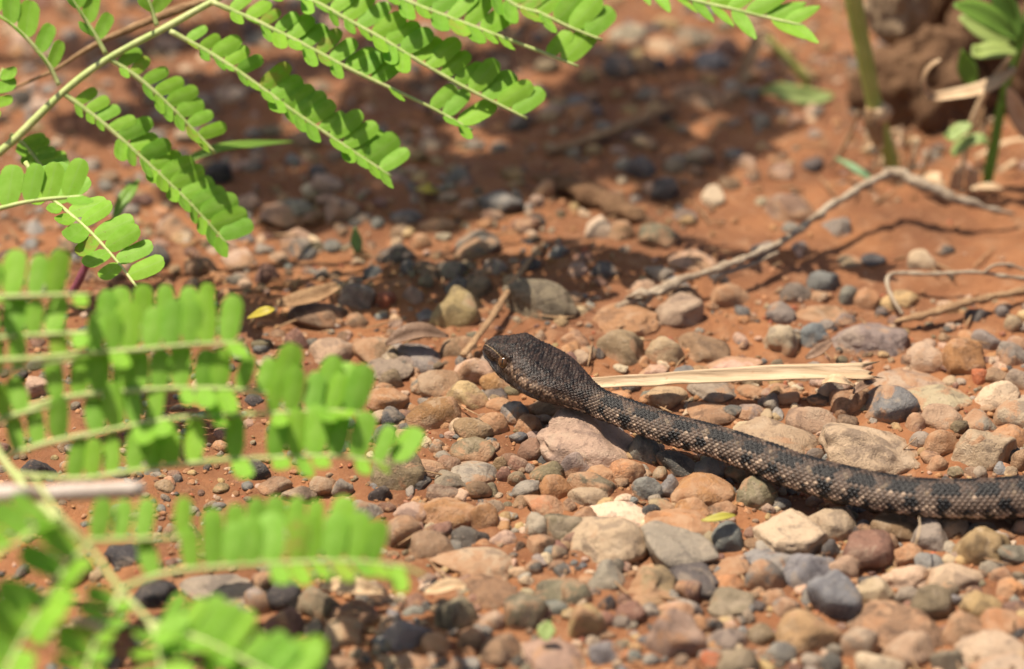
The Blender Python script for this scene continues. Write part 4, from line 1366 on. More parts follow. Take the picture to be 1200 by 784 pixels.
def pinna(parent, px, d0, d1, spacing, L, v_up=38, v_low=12, lean=22, start=0.06, up=((0, 1),), low=((0, 1),), Llow=None, taper=(0.72, 1.05), tip=False, seed=0, rad=0.00050,
          meshes=None, end=0.985, width=0.93, flat_leaf=False):
    """one side stalk with its two rows of leaflets; px lists photograph places, d0 and d1 are the distances of its ends"""
    meshes = meshes or LEAFLETS
    rnd = np.random.default_rng(900 + seed)
    base = np.array(root_of(parent).location)
    seg = np.concatenate([[0], np.cumsum([math.hypot(px[i + 1][0] - px[i][0], px[i + 1][1] - px[i][1]) for i in range(len(px) - 1)])])
    pts = [P(a, b, d0 + (d1 - d0) * s / seg[-1]) for (a, b), s in zip(px, seg)]
    st = part("pinna", tube(pts, np.linspace(rad * 1.35, rad * 0.7, len(pts)), max(10, len(pts) * 6), 6, 0.12, seed), MAT_STALK, parent)
    n = max(3, int(seg[-1] / spacing))
    c = catmull(np.array(pts), n * 8 + 1)
    t = np.gradient(c, axis=0)
    t /= np.linalg.norm(t, axis=1)[:, None]
    for row, (rng_, ang, ln) in enumerate(((up, v_up, L), (low, v_low, Llow or L * 0.88))):
        for k in range(n):
            fr = start + (k + 0.5 + (0.12 if row else -0.12)) / n * (end - start)
            if not any(a <= fr <= b for a, b in rng_): continue
            i = min(len(c) - 1, int(fr * (len(c) - 1)))
            T = t[i]
            side = np.cross(ZUP, T); side /= np.linalg.norm(side)
            if np.dot(side, FWD) < 0: side = -side
            upw = np.cross(side, T)
            if upw[2] < 0: upw = -upw
            a = math.radians(ang + rnd.normal() * 6)
            if row == 0: D = side * math.cos(a) + upw * math.sin(a)
            else: D = -side * math.cos(a) + upw * math.sin(a)
            le = math.radians(lean + rnd.normal() * 4)
            D = D * math.cos(le) + T * math.sin(le)
            sz = ln * 0.001 * np.interp(fr, [0, 0.5, 1], [taper[0], 1.0, taper[1]]) * (1 + rnd.normal() * 0.09)
            if rnd.random() < 0.035: continue
            put_leaflet(st, base, c[i], D, T, sz, rnd, meshes, width)
    return st

F = FOCUS
# upper frond, a little behind the plane of focus
A0 = F + 0.036
upper_base = P(-70, 222, A0)
upper = thing("feathery_frond", upper_base, "upper feathery green frond with oval leaflets hanging over the shaded gravel, top left", "plant", "feathery green fronds")
part("rachis", tube([P(-70, 222, A0), P(0, 178, A0), P(73, 109, A0), P(126, 69, A0), P(191, 34, A0), P(245, 4, A0 + .002), P(330, -40, A0 + .006), P(480, -92, A0 + .01), P(640, -125, A0 + .014)],
                    [.0012, .00105, .00095, .0009, .0009, .0008, .0007, .00055, .0004], 60, 8, 0.10, 4), MAT_STALK, upper)
def foot_stem(parent, foot, end, seed):
    f_, e_ = np.array(foot), np.array(end)
    part("stem", tube([f_, f_ * .62 + e_ * .38 + np.array((0, 0, e_[2] * .22)), f_ * .25 + e_ * .75 + np.array((0, 0, e_[2] * .12)), e_], [.0022, .0019, .0015, .0011], 40, 8, 0.08, seed), MAT_STALK, parent)
foot_stem(upper, (-.27, -.02, -.004), P(-70, 222, A0), 3)
pinna(upper, [(71, 107), (120, 144), (165, 184), (220, 236), (268, 288)], A0, A0 + .004, 17.5, 8.4, seed=1)
pinna(upper, [(126, 67), (165, 94), (205, 130), (253, 180)], A0, A0 + .004, 19, 8.0, seed=2, end=.90)
pinna(upper, [(199, 36), (245, 62), (291, 92), (340, 128), (383, 157), (425, 185), (459, 207)], A0, A0 + .004, 18, 8.6, seed=3)
pinna(upper, [(248, 2), (300, 25), (355, 52), (412, 82), (455, 102), (507, 127), (554, 153)], A0, A0 + .002, 19, 9.0, seed=4, up=((0, .66), (.84, 1)), low=((0, .50), (.64, .72), (.84, 1)))
pinna(upper, [(290, -20), (362, 0), (405, 22), (450, 47), (500, 77), (550, 105), (618, 139)], A0 + .003, A0 + .002, 20, 9.6, seed=5, low=((0, .60),))
pinna(upper, [(380, -58), (430, -25), (475, 0), (525, 20), (600, 48), (640, 63), (678, 78)], A0 + .006, A0 + .005, 21, 9.8, seed=6, up=((0, .66), (.84, 1)), low=((0, .76),))
pinna(upper, [(480, -92), (540, -45), (600, 4), (632, 15), (668, 32), (706, 47)], A0 + .010, A0 + .007, 22, 10.2, seed=7, low=((0, .80),))
pinna(upper, [(640, -125), (690, -70), (750, -22), (812, 0), (860, 11), (905, 22), (942, 30)], A0 + .014, A0 + .010, 24, 10.0, seed=8, meshes=LEAFLETS_ACUTE, lean=46, v_low=-14)
# the frond's left side
pinna(upper, [(69, 100), (58, 78), (38, 52), (15, 30), (-20, 5)], A0, A0 - .004, 25, 9.6, seed=9, v_up=25, v_low=28, lean=30, start=.12)
pinna(upper, [(124, 63), (112, 42), (98, 20), (82, -4), (60, -40)], A0, A0 - .003, 23, 8.2, seed=10, v_up=20, v_low=30, lean=35, start=.12)
pinna(upper, [(184, 30), (178, 12), (170, -12), (160, -50)], A0, A0 - .002, 22, 7.6, seed=11, v_up=20, v_low=30, lean=35, start=.1)
pinna(upper, [(12, 158), (26, 168), (40, 184), (62, 214)], A0 + .004, A0 + .004, 13, 6.6, seed=12, v_up=30, v_low=10, start=.2, end=.8)
pinna(upper, [(30, 190), (50, 222), (74, 244), (100, 266), (132, 300), (160, 336)], A0 - .030, A0 - .050, 20, 9.4, seed=13, v_up=40, v_low=12, taper=(1.0, 1.1), width=.95)
pinna(upper, [(-30, 250), (0, 244), (35, 236), (70, 232), (98, 230)], A0 - .060, A0 - .060, 25, 8.8, seed=15, v_up=48, v_low=8, taper=(1.0, 1.1), width=1.05, low=((.8, 1),))
pinna(upper, [(-20, 150), (-10, 128), (-4, 100), (4, 80)], A0, A0, 18, 7.0, seed=14)
# leaflets added beyond the top of the frame to shade the gravel
def shade_leaves(parent, strips, seed):
    rnd = np.random.default_rng(seed)
    vs, fs, off = [], [], 0
    src_ = [(np.array([q.co[:] for q in m_.vertices]) * 0.0088, np.array([list(q.vertices) for q in m_.polygons])) for m_ in LEAFLETS]
    stalks = []
    for (p0, p1) in strips:
        p0, p1 = np.array(p0), np.array(p1)
        sag = (p0 + p1) / 2 + np.array((0, 0, 0.006))
        stalks.append(tube([p0, sag, p1], [.0006, .0005, .0003], 14, 5, 0.1, 2))
        c = catmull(np.array([p0, sag, p1]), 60)
        t = np.gradient(c, axis=0); t /= np.linalg.norm(t, axis=1)[:, None]
        n = int(np.linalg.norm(p1 - p0) / 0.0042)
        for k in range(n):
            i = int((k + .5) / n * 59)
            side = np.cross(ZUP, t[i]); side /= np.linalg.norm(side)
            for sg in (1, -1):
                a = math.radians(14 + rnd.normal() * 8)
                D = side * sg * math.cos(a) + ZUP * math.sin(a) + t[i] * 0.35
                D /= np.linalg.norm(D)
                Wd = t[i] - D * np.dot(t[i], D); Wd /= np.linalg.norm(Wd)
                N = np.cross(D, Wd)
                lv, lf = src_[int(rnd.integers(len(src_)))]
                vs.append(c[i] + lv[:, :1] * D + lv[:, 1:2] * Wd + lv[:, 2:] * N)
                fs.append(lf + off)
                off += len(lv)
    o = part("foliage", (np.vstack(vs), np.vstack(fs)), MAT_LEAF, parent)
    o["kind"] = "stuff"
    part("stalk_bundle", join(stalks), MAT_STALK, parent)["kind"] = "stuff"
SHADE_AT = [(300,262,560,222,.30),(420,250,700,214,.31),(180,225,520,200,.32),(520,205,800,150,.30),(560,150,900,112,.32),(640,120,880,70,.31),(700,200,900,170,.30),
            (250,180,520,150,.33),(60,150,330,120,.30),(150,110,450,70,.31),(60,60,380,30,.32),(420,120,640,60,.30),(800,110,930,70,.31),
            (500,280,640,160,.34),(350,255,430,120,.33),(760,240,900,120,.34),(600,235,720,60,.34),(230,240,300,90,.34)]
def shade_point(px, py, hgt):
    """the place, hgt above the ground, whose shadow falls on this ground point"""
    g = G(px, py)
    return g + np.array(SUN_DIR) * (hgt / SUN_DIR[2])

# lower fronds, nearer than the plane of focus
B0 = F - 0.099
lower = thing("feathery_frond", P(-60, 250, B0), "middle feathery green frond with upright oblong leaflets, out of focus at the left edge", "plant", "feathery green fronds")
part("rachis", tube([P(-60, 250, B0), P(-48, 340, B0), P(-34, 430, B0), P(-12, 510, B0), P(14, 552, B0 - .004), P(54, 598, B0 - .012), P(100, 638, B0 - .02)],
                    [.0011, .0010, .0010, .0009, .0009, .0008, .0006], 40, 8, 0.1, 6), MAT_STALK, lower)
foot_stem(lower, (-.26, -.09, -.004), P(-60, 250, B0), 4)
LOW = dict(v_up=50, v_low=8, lean=8, taper=(.95, 1.0), start=.02, width=0.90)
pinna(lower, [(-48, 352), (0, 348), (50, 346), (107, 345)], B0, B0, 24, 9.4, seed=21, up=((0, .86),), low=((.0, .3), (.9, 1)), **LOW)
pinna(lower, [(-44, 402), (0, 396), (50, 392), (103, 390)], B0, B0, 22, 9.2, seed=22, up=((0, .83),), low=((0, .2), (.80, 1)), **LOW)
pinna(lower, [(-38, 450), (0, 438), (44, 428), (88, 421)], B0, B0, 23, 8.6, seed=23, up=((0, .55), (.86, 1)), low=((0, .25),), **LOW)
pinna(lower, [(-20, 500), (0, 492), (30, 483), (60, 476)], B0, B0, 20, 7.6, seed=24, up=((0, .62), (.95, 1)), low=((0, .1),), **LOW)
pinna(lower, [(-42, 424), (40, 420), (103, 414), (160, 410), (220, 404), (286, 401)], B0 - .002, B0 + .004, 23, 9.8, seed=25, up=((.44, 1),), low=((.5, .6), (.9, 1)), **LOW)
pinna(lower, [(-40, 396), (60, 392), (120, 388), (190, 380), (262, 374)], B0 + .012, B0 + .016, 24, 8.2, seed=26, up=((.5, 1),), low=(), **LOW)
pinna(lower, [(-14, 498), (65, 468), (168, 457), (230, 455), (283, 457), (330, 464), (383, 474), (420, 478)], B0, B0 + .008, 24, 9.8, seed=27, up=((.19, 1),), low=((.5, .68), (.9, 1)), **LOW)
pinna(lower, [(8, 534), (60, 518), (115, 507), (191, 492), (260, 487), (325, 484), (387, 481), (432, 486)], B0, B0 + .006, 23, 9.0, seed=28, up=((0, .42), (.54, .61), (.69, 1)), low=((.36, .46), (.56, .60), (.7, .78)), **LOW)
pinna(lower, [(20, 556), (92, 561), (150, 553), (214, 544), (275, 538), (330, 536), (383, 534), (425, 538), (462, 546)], B0, B0 + .004, 24, 9.4, seed=29, up=((.12, .48), (.55, .61), (.67, .97)), low=((.56, .60), (.68, 1)), **LOW)
# the pale leaflet at the end of the row
_r = np.random.default_rng(4)
put_leaflet(lower.children[-1], np.array(lower.location), P(464, 541, B0 + .004), np.array((.50, .72, .46)), np.array((.8, -.5, .1)), .0088, _r, LEAFLETS, 1.5)

D0 = F - 0.130
front = thing("feathery_frond", P(40, 560, D0), "lower feathery frond nearest the camera, strongly blurred in the bottom left corner", "plant", "feathery green fronds")
part("rachis", tube([P(40, 560, D0 + .01), P(70, 604, D0), P(104, 640, D0), P(142, 692, D0 - .004), P(176, 730, D0 - .008), P(230, 800, D0 - .015)],
                    [.0005, .0006, .0006, .0006, .00055, .0004], 30, 8, 0.1, 8), MAT_STALK, front)
pinna(front, [(104, 634), (150, 632), (190, 631), (232, 628)], D0, D0 + .004, 22, 8.2, seed=41, low=(), **LOW)
pinna(front, [(142, 690), (175, 678), (208, 669), (292, 662), (355, 659), (417, 658), (470, 664), (500, 676)], D0, D0 + .010, 23, 9.2, seed=42, up=((.06, .14), (.20, .88)), low=((.46, 1),), **LOW)
pinna(front, [(240, 645), (300, 634), (360, 630), (410, 636)], D0 + .012, D0 + .014, 22, 8.6, seed=43, low=(), **LOW)
pinna(front, [(104, 640), (80, 662), (55, 700), (25, 750), (0, 800)], D0 - .012, D0 - .030, 24, 10.7, seed=44, v_up=50, v_low=30, lean=20, taper=(1, 1))
pinna(front, [(70, 604), (40, 622), (0, 646), (-50, 676)], D0 - .010, D0 - .026, 24, 9.6, seed=45, v_up=45, v_low=35, lean=20, taper=(1, 1))
pinna(front, [(142, 692), (128, 722), (112, 752), (96, 800)], D0 - .010, D0 - .026, 20, 7.6, seed=46, v_up=40, v_low=35, lean=18, taper=(.9, 1))
pinna(front, [(176, 730), (215, 742), (255, 758), (295, 778), (350, 806)], D0 - .010, D0 - .022, 21, 9.2, seed=47, v_up=48, v_low=20, lean=15, taper=(.9, 1))
pinna(front, [(176, 730), (184, 752), (188, 780), (190, 820)], D0 - .010, D0 - .022, 20, 8.2, seed=48, v_up=30, v_low=30, lean=18)
pinna(front, [(230, 800), (280, 795), (330, 796), (380, 800)], D0 - .015, D0 - .018, 22, 8.6, seed=49, v_up=50, v_low=20, lean=12)

# ------------------------------------------------------------------ twigs, straw, roots
def on_ground(pts, lift):
    return [G(a, b, (lift if not isinstance(lift, (list, tuple)) else lift[i])) for i, (a, b) in enumerate(pts)]

tw = [(722, 361), (745, 351), (770, 342), (800, 328), (840, 315), (880, 300), (925, 278), (960, 251), (1000, 225), (1030, 208), (1050, 203), (1072, 212), (1110, 228), (1150, 242), (1188, 251)]
tz = [.003, .004, .005, .006, .007, .008, .009, .010, .012, .013, .013, .012, .009, .005, .002]
twig = thing("weathered_twig", G(860, 310), "long grey weathered twig bent in the middle, lying across the clay", "twig")
part("branch", tube(on_ground(tw, tz), [.0009, .0011, .0014, .0010, .00095, .00095, .0010, .0010, .0011, .0013, .0015, .0014, .0013, .0010, .0004], 130, 12, 0.42, 5, 1.0, 420), MAT_TWIG, twig)
part("side_shoot", tube(on_ground([(837, 333), (846, 322), (862, 316), (886, 308), (912, 296)], [.003, .0055, .0055, .006, .0075]), [.0004, .0006, .00065, .0006, .0004], 40, 8, 0.35, 6, 1.0, 420), MAT_TWIG, twig)
part("splinter", tube(on_ground([(770, 344), (752, 343), (733, 349)], [.006, .007, .005]), [.0007, .0013, .0003], 22, 8, 0.4, 7, 0.7, 420), MAT_TWIG, twig)
part("splinter", tube(on_ground([(778, 340), (764, 348), (750, 362)], [.006, .005, .003]), [.0006, .0009, .0003], 22, 8, 0.4, 8, 0.7, 420), MAT_TWIG, twig)

single("dry_stick", tube(on_ground([(543, 417), (558, 396), (575, 374), (592, 346), (608, 322), (637, 284)], [.004, .005, .006, .006, .006, .004]), [.0009, .00095, .00095, .0009, .0008, .0005], 70, 10, 0.28, 12, 0.7, 380),
       MAT_DRYBROWN, "straight thin brown stick slanting behind the snake's snout", "stick")
# flat straw
sv_, sf_ = blade(on_ground([(672, 450), (700, 449), (760, 446), (850, 441), (930, 438), (1014, 437)], [.0055, .006, .0068, .0072, .0076, .0070]), [.0026, .0028, .0031, .0038, .0044, .0048], (0.05, -0.55, 0.84), 60, 9, 0.22, 0.00024, 0.25, 0.00040, 3)
ends = np.argsort(sv_[:, 0])[-18:]
jr = np.random.default_rng(2)
for i_ in ends: sv_[i_] += np.array((jr.normal() * 0.0022, 0, jr.normal() * 0.0003))
single("dry_straw", (sv_, sf_), MAT_STRAW, "long flat pale straw blade lying behind the snake's neck", "straw")
root = thing("dry_root", G(1120, 320), "thin dry root bent like a hook on the clay at the right", "root")
part("strand", tube(on_ground([(1215, 328), (1180, 324), (1140, 319), (1090, 321), (1054, 320), (1041, 324), (1041, 338), (1049, 355), (1058, 369)], [.003, .005, .006, .0055, .005, .005, .0045, .0035, .0015]), [.0006, .00055, .00055, .0005, .0005, .0005, .0005, .0005, .0004], 90, 8, 0.30, 14, 1.0, 420), MAT_TWIG, root)
part("loop", tube(on_ground([(1152, 320), (1165, 311), (1185, 311), (1205, 318)], [.006, .008, .007, .005]), [.0004, .00045, .00045, .0003], 24, 8, 0.3, 15, 1.0, 420), MAT_TWIG, root)
single("brown_twig", tube(on_ground([(1048, 377), (1075, 371), (1110, 361), (1150, 350), (1205, 340)], [.0015, .003, .004, .004, .004]), [.0005, .0011, .0012, .0011, .0010], 60, 10, 0.35, 16, 0.8, 420), MAT_DRYBROWN,
       "short dark brown twig half sunk in clay in front of the dry root", "twig")
single("buried_branch", tube(on_ground([(622, 206), (660, 216), (700, 230), (740, 250), (766, 262)], [.001, .002, .0022, .002, .0]), [.0012, .0034, .0042, .0036, .0014], 60, 12, 0.5, 18, 0.55, 260), MAT_CLOD,
       "mottled dark rotten branch half buried in the clay in the back", "branch")
single("slanting_branch", tube(on_ground([(640, 178), (700, 160), (750, 140), (792, 124)], [.002, .003, .003, .002]), [.0008, .0014, .0016, .0010], 40, 10, 0.4, 19, 0.7, 300), MAT_DRYBROWN,
       "blurred brown branch slanting on the clay far back", "branch")
single("pale_stick", tube([G(-420, 600, .001), P(-40, 580, F - .125), P(40, 579, F - .120), P(110, 576, F - .115), P(166, 573, F - .11)], [.0016, .0017, .0017, .0018, .0017], 70, 12, 0.10, 20), MAT_PALESTICK,
       "pale blurred stick end poking in from the left edge", "stick")
single("brown_stalk", tube([P(-30, 128, A0 + .016), P(0, 110, A0 + .015), P(60, 84, A0 + .013), P(103, 57, A0 + .012), P(142, 38, A0 + .011), P(199, 15, A0 + .01), P(240, 1, A0 + .01), P(300, -20, A0 + .01)],
                           [.0004, .0004, .0005, .0006, .0009, .0012, .0010, .0008], 50, 8, 0.25, 21), MAT_DRYBROWN, "thin dry brown stalk running behind the upper frond", "stalk")

# ------------------------------------------------------------------ small leaves on the ground
cam_up = np.array((0, -0.45, 0.9))
def leaf_on_ground(name, pts, z, w, mat, label, cat, normal=(0, -0.4, 0.92), cup=0.2, twist=0.0, wavy=0.0, seed=0):
    c = on_ground(pts, z)
    n = len(pts)
    return single(name, blade(c, w, normal, 18, 5, cup, 0.0001, twist, wavy, seed), mat, label, cat)
leaf_on_ground("yellow_leaf", [(290, 373), (302, 368), (314, 364), (322, 362)], [.008, .010, .011, .011], [.0004, .0024, .0024, .0004], MAT_YELLOW, "small bright yellow leaflet at the edge of the middle frond", "leaf")
leaf_on_ground("yellow_petal", [(487, 222), (497, 221), (505, 222), (514, 225)], [.003, .005, .005, .003], [.0008, .0030, .0032, .0006], MAT_YELLOW, "yellow fallen petal on shaded clay below the frond tips", "petal")
leaf_on_ground("yellow_green_leaf", [(822, 610), (835, 608), (850, 605), (862, 604)], [.006, .0065, .0068, .006], [.0003, .0017, .0019, .0003], MAT_YELLOW, "tiny narrow yellow green leaf lying before the snake's middle", "leaf")
sg = G(419, 305)
seed_t = thing("seedling", sg, "tiny upright blue green seedling with one leaf in the shaded gravel", "seedling")
part("leaf", blade([V(420, 303, sg[1]), V(419, 292, sg[1]), V(417, 280, sg[1]), V(416, 266, sg[1])], [.0006, .0022, .0030, .0004], (0.1, -0.8, 0.5), 16, 5, 0.2), MAT_BLUEGREEN, seed_t)
part("stem", tube([G(421, 314), V(421, 308, sg[1]), V(420, 302, sg[1])], [.0005, .0005, .0004], 10, 6), MAT_DRYBROWN, seed_t)
leaf_on_ground("green_leaflet", [(641, 751), (640, 744), (641, 736), (643, 728)], [.006, .007, .008, .009], [.0006, .0034, .0036, .0008], MAT_PALEGREEN, "tiny pale green leaflet beside the dark olive stone at the bottom", "leaf")
leaf_on_ground("grass_blade", [(214, 192), (235, 181), (262, 173), (300, 169), (344, 166)], [.030, .032, .033, .032, .028], [.0014, .0024, .0026, .0022, .0003], MAT_GRASS, "narrow green grass blade pointing right below the upper frond", "grass")
leaf_on_ground("green_leaf", [(132, 262), (142, 240), (152, 225), (163, 211)], [.02, .022, .024, .025], [.0008, .0030, .0032, .0005], MAT_GRASS, "dark green pointed leaf half hidden behind the upper frond", "leaf")
single("red_shoot", tube(on_ground([(84, 345), (93, 328), (101, 310), (106, 296)], [.012, .016, .020, .024]), [.0009, .0010, .0009, .0007], 16, 8, 0.1, 2), simple("red_stem", (0.26, 0.07, 0.10), 0.5), "short purple red shoot between the upper and middle fronds", "shoot")
leaf_on_ground("dark_dry_leaf", [(452, 404), (470, 396), (495, 390), (526, 394)], [.005, .0065, .007, .005], [.0008, .0040, .0046, .0006], MAT_DARKLEAF, "dark curled dead leaf among the pebbles left of the dry stick", "leaf", cup=0.5, wavy=.0004, seed=3)
leaf_on_ground("curled_bark", [(322, 358), (345, 354), (370, 348), (397, 336)], [.004, .006, .007, .008], [.0020, .0040, .0046, .0022], MAT_DRYBROWN, "curled strip of dry brown bark behind the yellow leaflet", "bark", cup=0.45, wavy=.0004, seed=4)
leaf_on_ground("dry_leaf", [(374, 688), (398, 686), (425, 690), (452, 694)], [.008, .009, .0085, .006], [.0010, .0040, .0040, .0010], MAT_DRYLEAF, "dry brown leaf casting a shadow under the lower frond tip", "leaf", cup=0.35, wavy=.0004, seed=5)
leaf_on_ground("dry_leaf", [(497, 694), (515, 690), (532, 686), (547, 690)], [.005, .007, .007, .006], [.0010, .0030, .0030, .0006], MAT_DRYLEAF, "small pale dry leaf scrap right of the lower frond tip", "leaf", cup=0.4, wavy=.0004, seed=6)
leaf_on_ground("dry_leaf", [(962, 449), (975, 444), (990, 446), (1004, 452)], [.007, .009, .009, .006], [.0010, .0026, .0024, .0008], MAT_DRYLEAF, "crumpled pinkish leaf scrap on the right end of the straw", "leaf", cup=0.25, wavy=.0005, seed=7)
leaf_on_ground("dry_leaf", [(1000, 462), (1008, 455), (1016, 449), (1026, 446)], [.005, .006, .006, .004], [.0005, .0022, .0022, .0006], MAT_DARKLEAF, "grey leaf scrap just right of the straw's broken end", "leaf", cup=0.4, wavy=.0006, seed=8)
leaf_on_ground("bark_strip", [(60, 742), (90, 736), (120, 732), (150, 734)], [.006, .008, .008, .006], [.0010, .0030, .0030, .0010], MAT_DRYLEAF, "dry bark strip on dark gravel under the nearest frond", "bark", cup=0.4, seed=9)
leaf_on_ground("dry_leaf", [(944, 420), (955, 415), (966, 407), (975, 400)], [.004, .005, .005, .004], [.0008, .0026, .0026, .0006], MAT_DARKLEAF, "brown dry leaf sliver behind the straw under the speckled grey stone", "leaf", cup=0.4, seed=10)
single("straw_hair", tube(on_ground([(1072, 640), (1076, 628), (1078, 616), (1077, 606)], [.008, .010, .011, .011]), [.0002, .00025, .0002, .00015], 16, 5), MAT_STRAW, "hair thin straw standing on the angular grey tan stone", "straw")

# ------------------------------------------------------------------ plants and stump at the back right
bg = G(1046, 200)
yb = bg[1]
gs = thing("tall_weed", bg, "tall weed, thick green stem with dry brown sheath, behind the twig's bend", "weed")
part("stalk", tube([V(1048, 206, yb), V(1045, 190, yb), V(1036, 160, yb), V(1030, 140, yb), V(1022, 110, yb), V(1012, 60, yb), V(1004, 20, yb), V(994, -40, yb), V(975, -160, yb)],
                   [.0018, .0019, .0019, .0022, .0021, .0022, .0023, .0023, .0020], 60, 12, 0.05, 22, 1.0, 120), MAT_STEM, gs)
part("sheath", tube([V(1030, 172, yb - .0012), V(1027, 158, yb - .0012), V(1024, 142, yb - .0012), V(1023, 126, yb - .001)], [.0012, .0021, .0024, .0020], 24, 10, 0.25, 23, 1.0, 200), MAT_DRYBROWN, gs)
part("node", tube([V(1035, 140, yb - .001), V(1032, 132, yb - .001), V(1029, 124, yb - .001)], [.0022, .0028, .0022], 8, 10, 0.2, 24), MAT_DRYLEAF, gs)
part("dry_rootlet", tube([V(1006, 130, yb), V(1000, 150, yb), V(985, 178, yb), V(974, 196, yb)], [.0005, .0006, .0006, .0004], 20, 6, 0.2, 25), MAT_DRYBROWN, gs)
leaf_on_ground("grass_blade", [(979, 185), (995, 193), (1010, 203), (1024, 212)], [.005, .006, .005, .003], [.0004, .0018, .0020, .0010], MAT_BLUEGREEN, "short pale green blade behind the bend of the twig", "grass")

wb = G(1156, 216)
yw = wb[1]
weed = thing("leafy_weed", wb, "leafy green weed with yellowing and dried leaves at the right edge", "plant")
part("stem", tube([V(1156, 220, yw), V(1160, 195, yw), V(1167, 160, yw), V(1172, 130, yw), V(1182, 90, yw), V(1196, 50, yw), V(1206, 10, yw), V(1215, -60, yw)], [.0013, .0015, .0014, .0013, .0012, .0012, .0010, .0008], 50, 10, 0.08, 26, 1, 200), MAT_GRASS, weed)
part("stem", tube([V(1128, 200, yw), V(1131, 178, yw), V(1140, 140, yw), V(1160, 100, yw), V(1190, 58, yw)], [.0006, .0008, .0009, .0009, .0008], 30, 8, 0.1, 27, 1, 200), MAT_DRYLEAF, weed)
def weed_leaf(pts, w, mat, label=None, dy=(0, 0), cup=0.2, twist=0.0, normal=(-0.42, -0.5, 0.75)):
    n = len(pts)
    c = [V(a, b, yw + dy[0] + (dy[1] - dy[0]) * i / (n - 1)) for i, (a, b) in enumerate(pts)]
    o = part("leaf", blade(c, w, normal, 18, 5, cup, 0.00012, twist), mat, weed)
    if label: o["label"] = label
    return o
weed_leaf([(1194, 46), (1180, 36), (1160, 22), (1138, 12), (1118, 6)], [.0010, .0040, .0064, .0056, .0012], MAT_GRASS, None, (-.002, -.006))
weed_leaf([(1190, 60), (1176, 50), (1160, 38), (1142, 28), (1124, 20)], [.0008, .0040, .0060, .0050, .0010], MAT_PALEGREEN, None, (.000, .004))
weed_leaf([(1192, 52), (1188, 34), (1182, 16), (1172, -6), (1166, -24)], [.0008, .0052, .0064, .0050, .0010], MAT_GRASS, None, (-.001, .002))
weed_leaf([(1192, 62), (1178, 60), (1162, 60), (1148, 62), (1139, 60)], [.0010, .0036, .0050, .0046, .0034], MAT_PALEGREEN, "pale yellowish leaf", (-.002, -.004))
weed_leaf([(1140, 103), (1137, 90), (1133, 76), (1127, 58)], [.0016, .0048, .0050, .0004], MAT_GRASS, None, (.002, .003))
weed_leaf([(1190, 80), (1170, 96), (1145, 106), (1118, 111), (1094, 114), (1086, 106), (1083, 92), (1090, 78), (1102, 70)], [.0020, .0038, .0036, .0030, .0024, .0018, .0014, .0014, .0006], MAT_DRYLEAF, "dry tan curled leaf", (-.003, -.008), 0.35, 0.15)
weed_leaf([(1138, 146), (1126, 152), (1114, 160), (1106, 158)], [.0014, .0040, .0036, .0006], MAT_PALEGREEN, "yellow green lower leaf", (-.002, -.004))
weed_leaf([(1116, 182), (1124, 174), (1136, 166), (1150, 163), (1158, 170)], [.0018, .0038, .0036, .0028, .0008], MAT_PALEGREEN, None, (-.002, -.003))
weed_leaf([(1181, 102), (1188, 118), (1196, 138), (1206, 160)], [.0010, .0040, .0052, .0030], MAT_DRYLEAF, "pinkish dried leaf", (-.003, -.004))
weed_leaf([(1205, 70), (1225, 60), (1250, 56), (1280, 62)], [.0010, .005, .006, .001], MAT_GRASS, None, (-.002, -.006))
weed_leaf([(1208, 10), (1230, -8), (1255, -20), (1285, -22)], [.0010, .005, .006, .001], MAT_GRASS, None, (-.002, .006))

sb = G(948, 112)
sp = thing("small_sprout", sb, "small sprout with a half withered pointed leaf left of the thick stem", "sprout")
part("stem", tube([V(952, 118, sb[1]), V(944, 94, sb[1]), V(930, 76, sb[1]), V(912, 58, sb[1]), V(900, 44, sb[1])], [.0008, .0010, .0011, .0010, .0006], 24, 8, 0.08, 28), MAT_STEM, sp)
part("leaf", blade([V(977, 112, sb[1] - .003), V(955, 114, sb[1] - .004), V(930, 111, sb[1] - .006), V(910, 106, sb[1] - .006), V(892, 107, sb[1] - .007)], [.0012, .0042, .0050, .0040, .0006], (0, -.7, .7), 18, 5, 0.25), MAT_PALEGREEN, sp)
part("dry_leaf", blade([V(905, 50, sb[1]), V(893, 40, sb[1]), V(882, 60, sb[1]), V(872, 84, sb[1]), V(864, 100, sb[1])], [.0012, .0036, .0034, .0026, .0008], (0, -.8, .5), 18, 5, 0.3), MAT_DRYLEAF, sp)

def lump(cx, cy, cz, a, b, c, seed, amp=0.16, level=5):
    v, f = ico(level)
    p = v * np.array((a, b, c))
    n = fbm(v * 2.2 + seed, seed, 4) * amp + 0.05 * fbm(v * 9.0 + seed, seed + 3, 3)
    p = p * (1 + n)[:, None] + np.array((cx, cy, cz))
    return p, [tuple(q) for q in f]
cl = G(1090, 160)
clod = thing("earth_clod", cl, "large brown clod of earth and old roots behind the thick green stem", "clod")
part("soil", lump(cl[0] + .000, cl[1] + .016, .004, .017, .012, .019, 3, 0.22), MAT_CLOD, clod)
part("soil", lump(cl[0] + .026, cl[1] + .030, .008, .020, .016, .030, 7, 0.22), MAT_CLOD, clod)
st_ = G(1060, 120)
stump = thing("old_stump", (st_[0], st_[1] + .024, 0.0), "pale fibrous knob of old wood above the earth clod at the top", "stump")
part("wood", lump(G(1050, 108)[0], st_[1] + .014, .023, .0088, .008, .0130, 11, 0.14), MAT_STUMP, stump)
part("wood", lump(st_[0] + .017, st_[1] + .030, .026, .011, .010, .030, 13, 0.18), MAT_CLOD, stump)
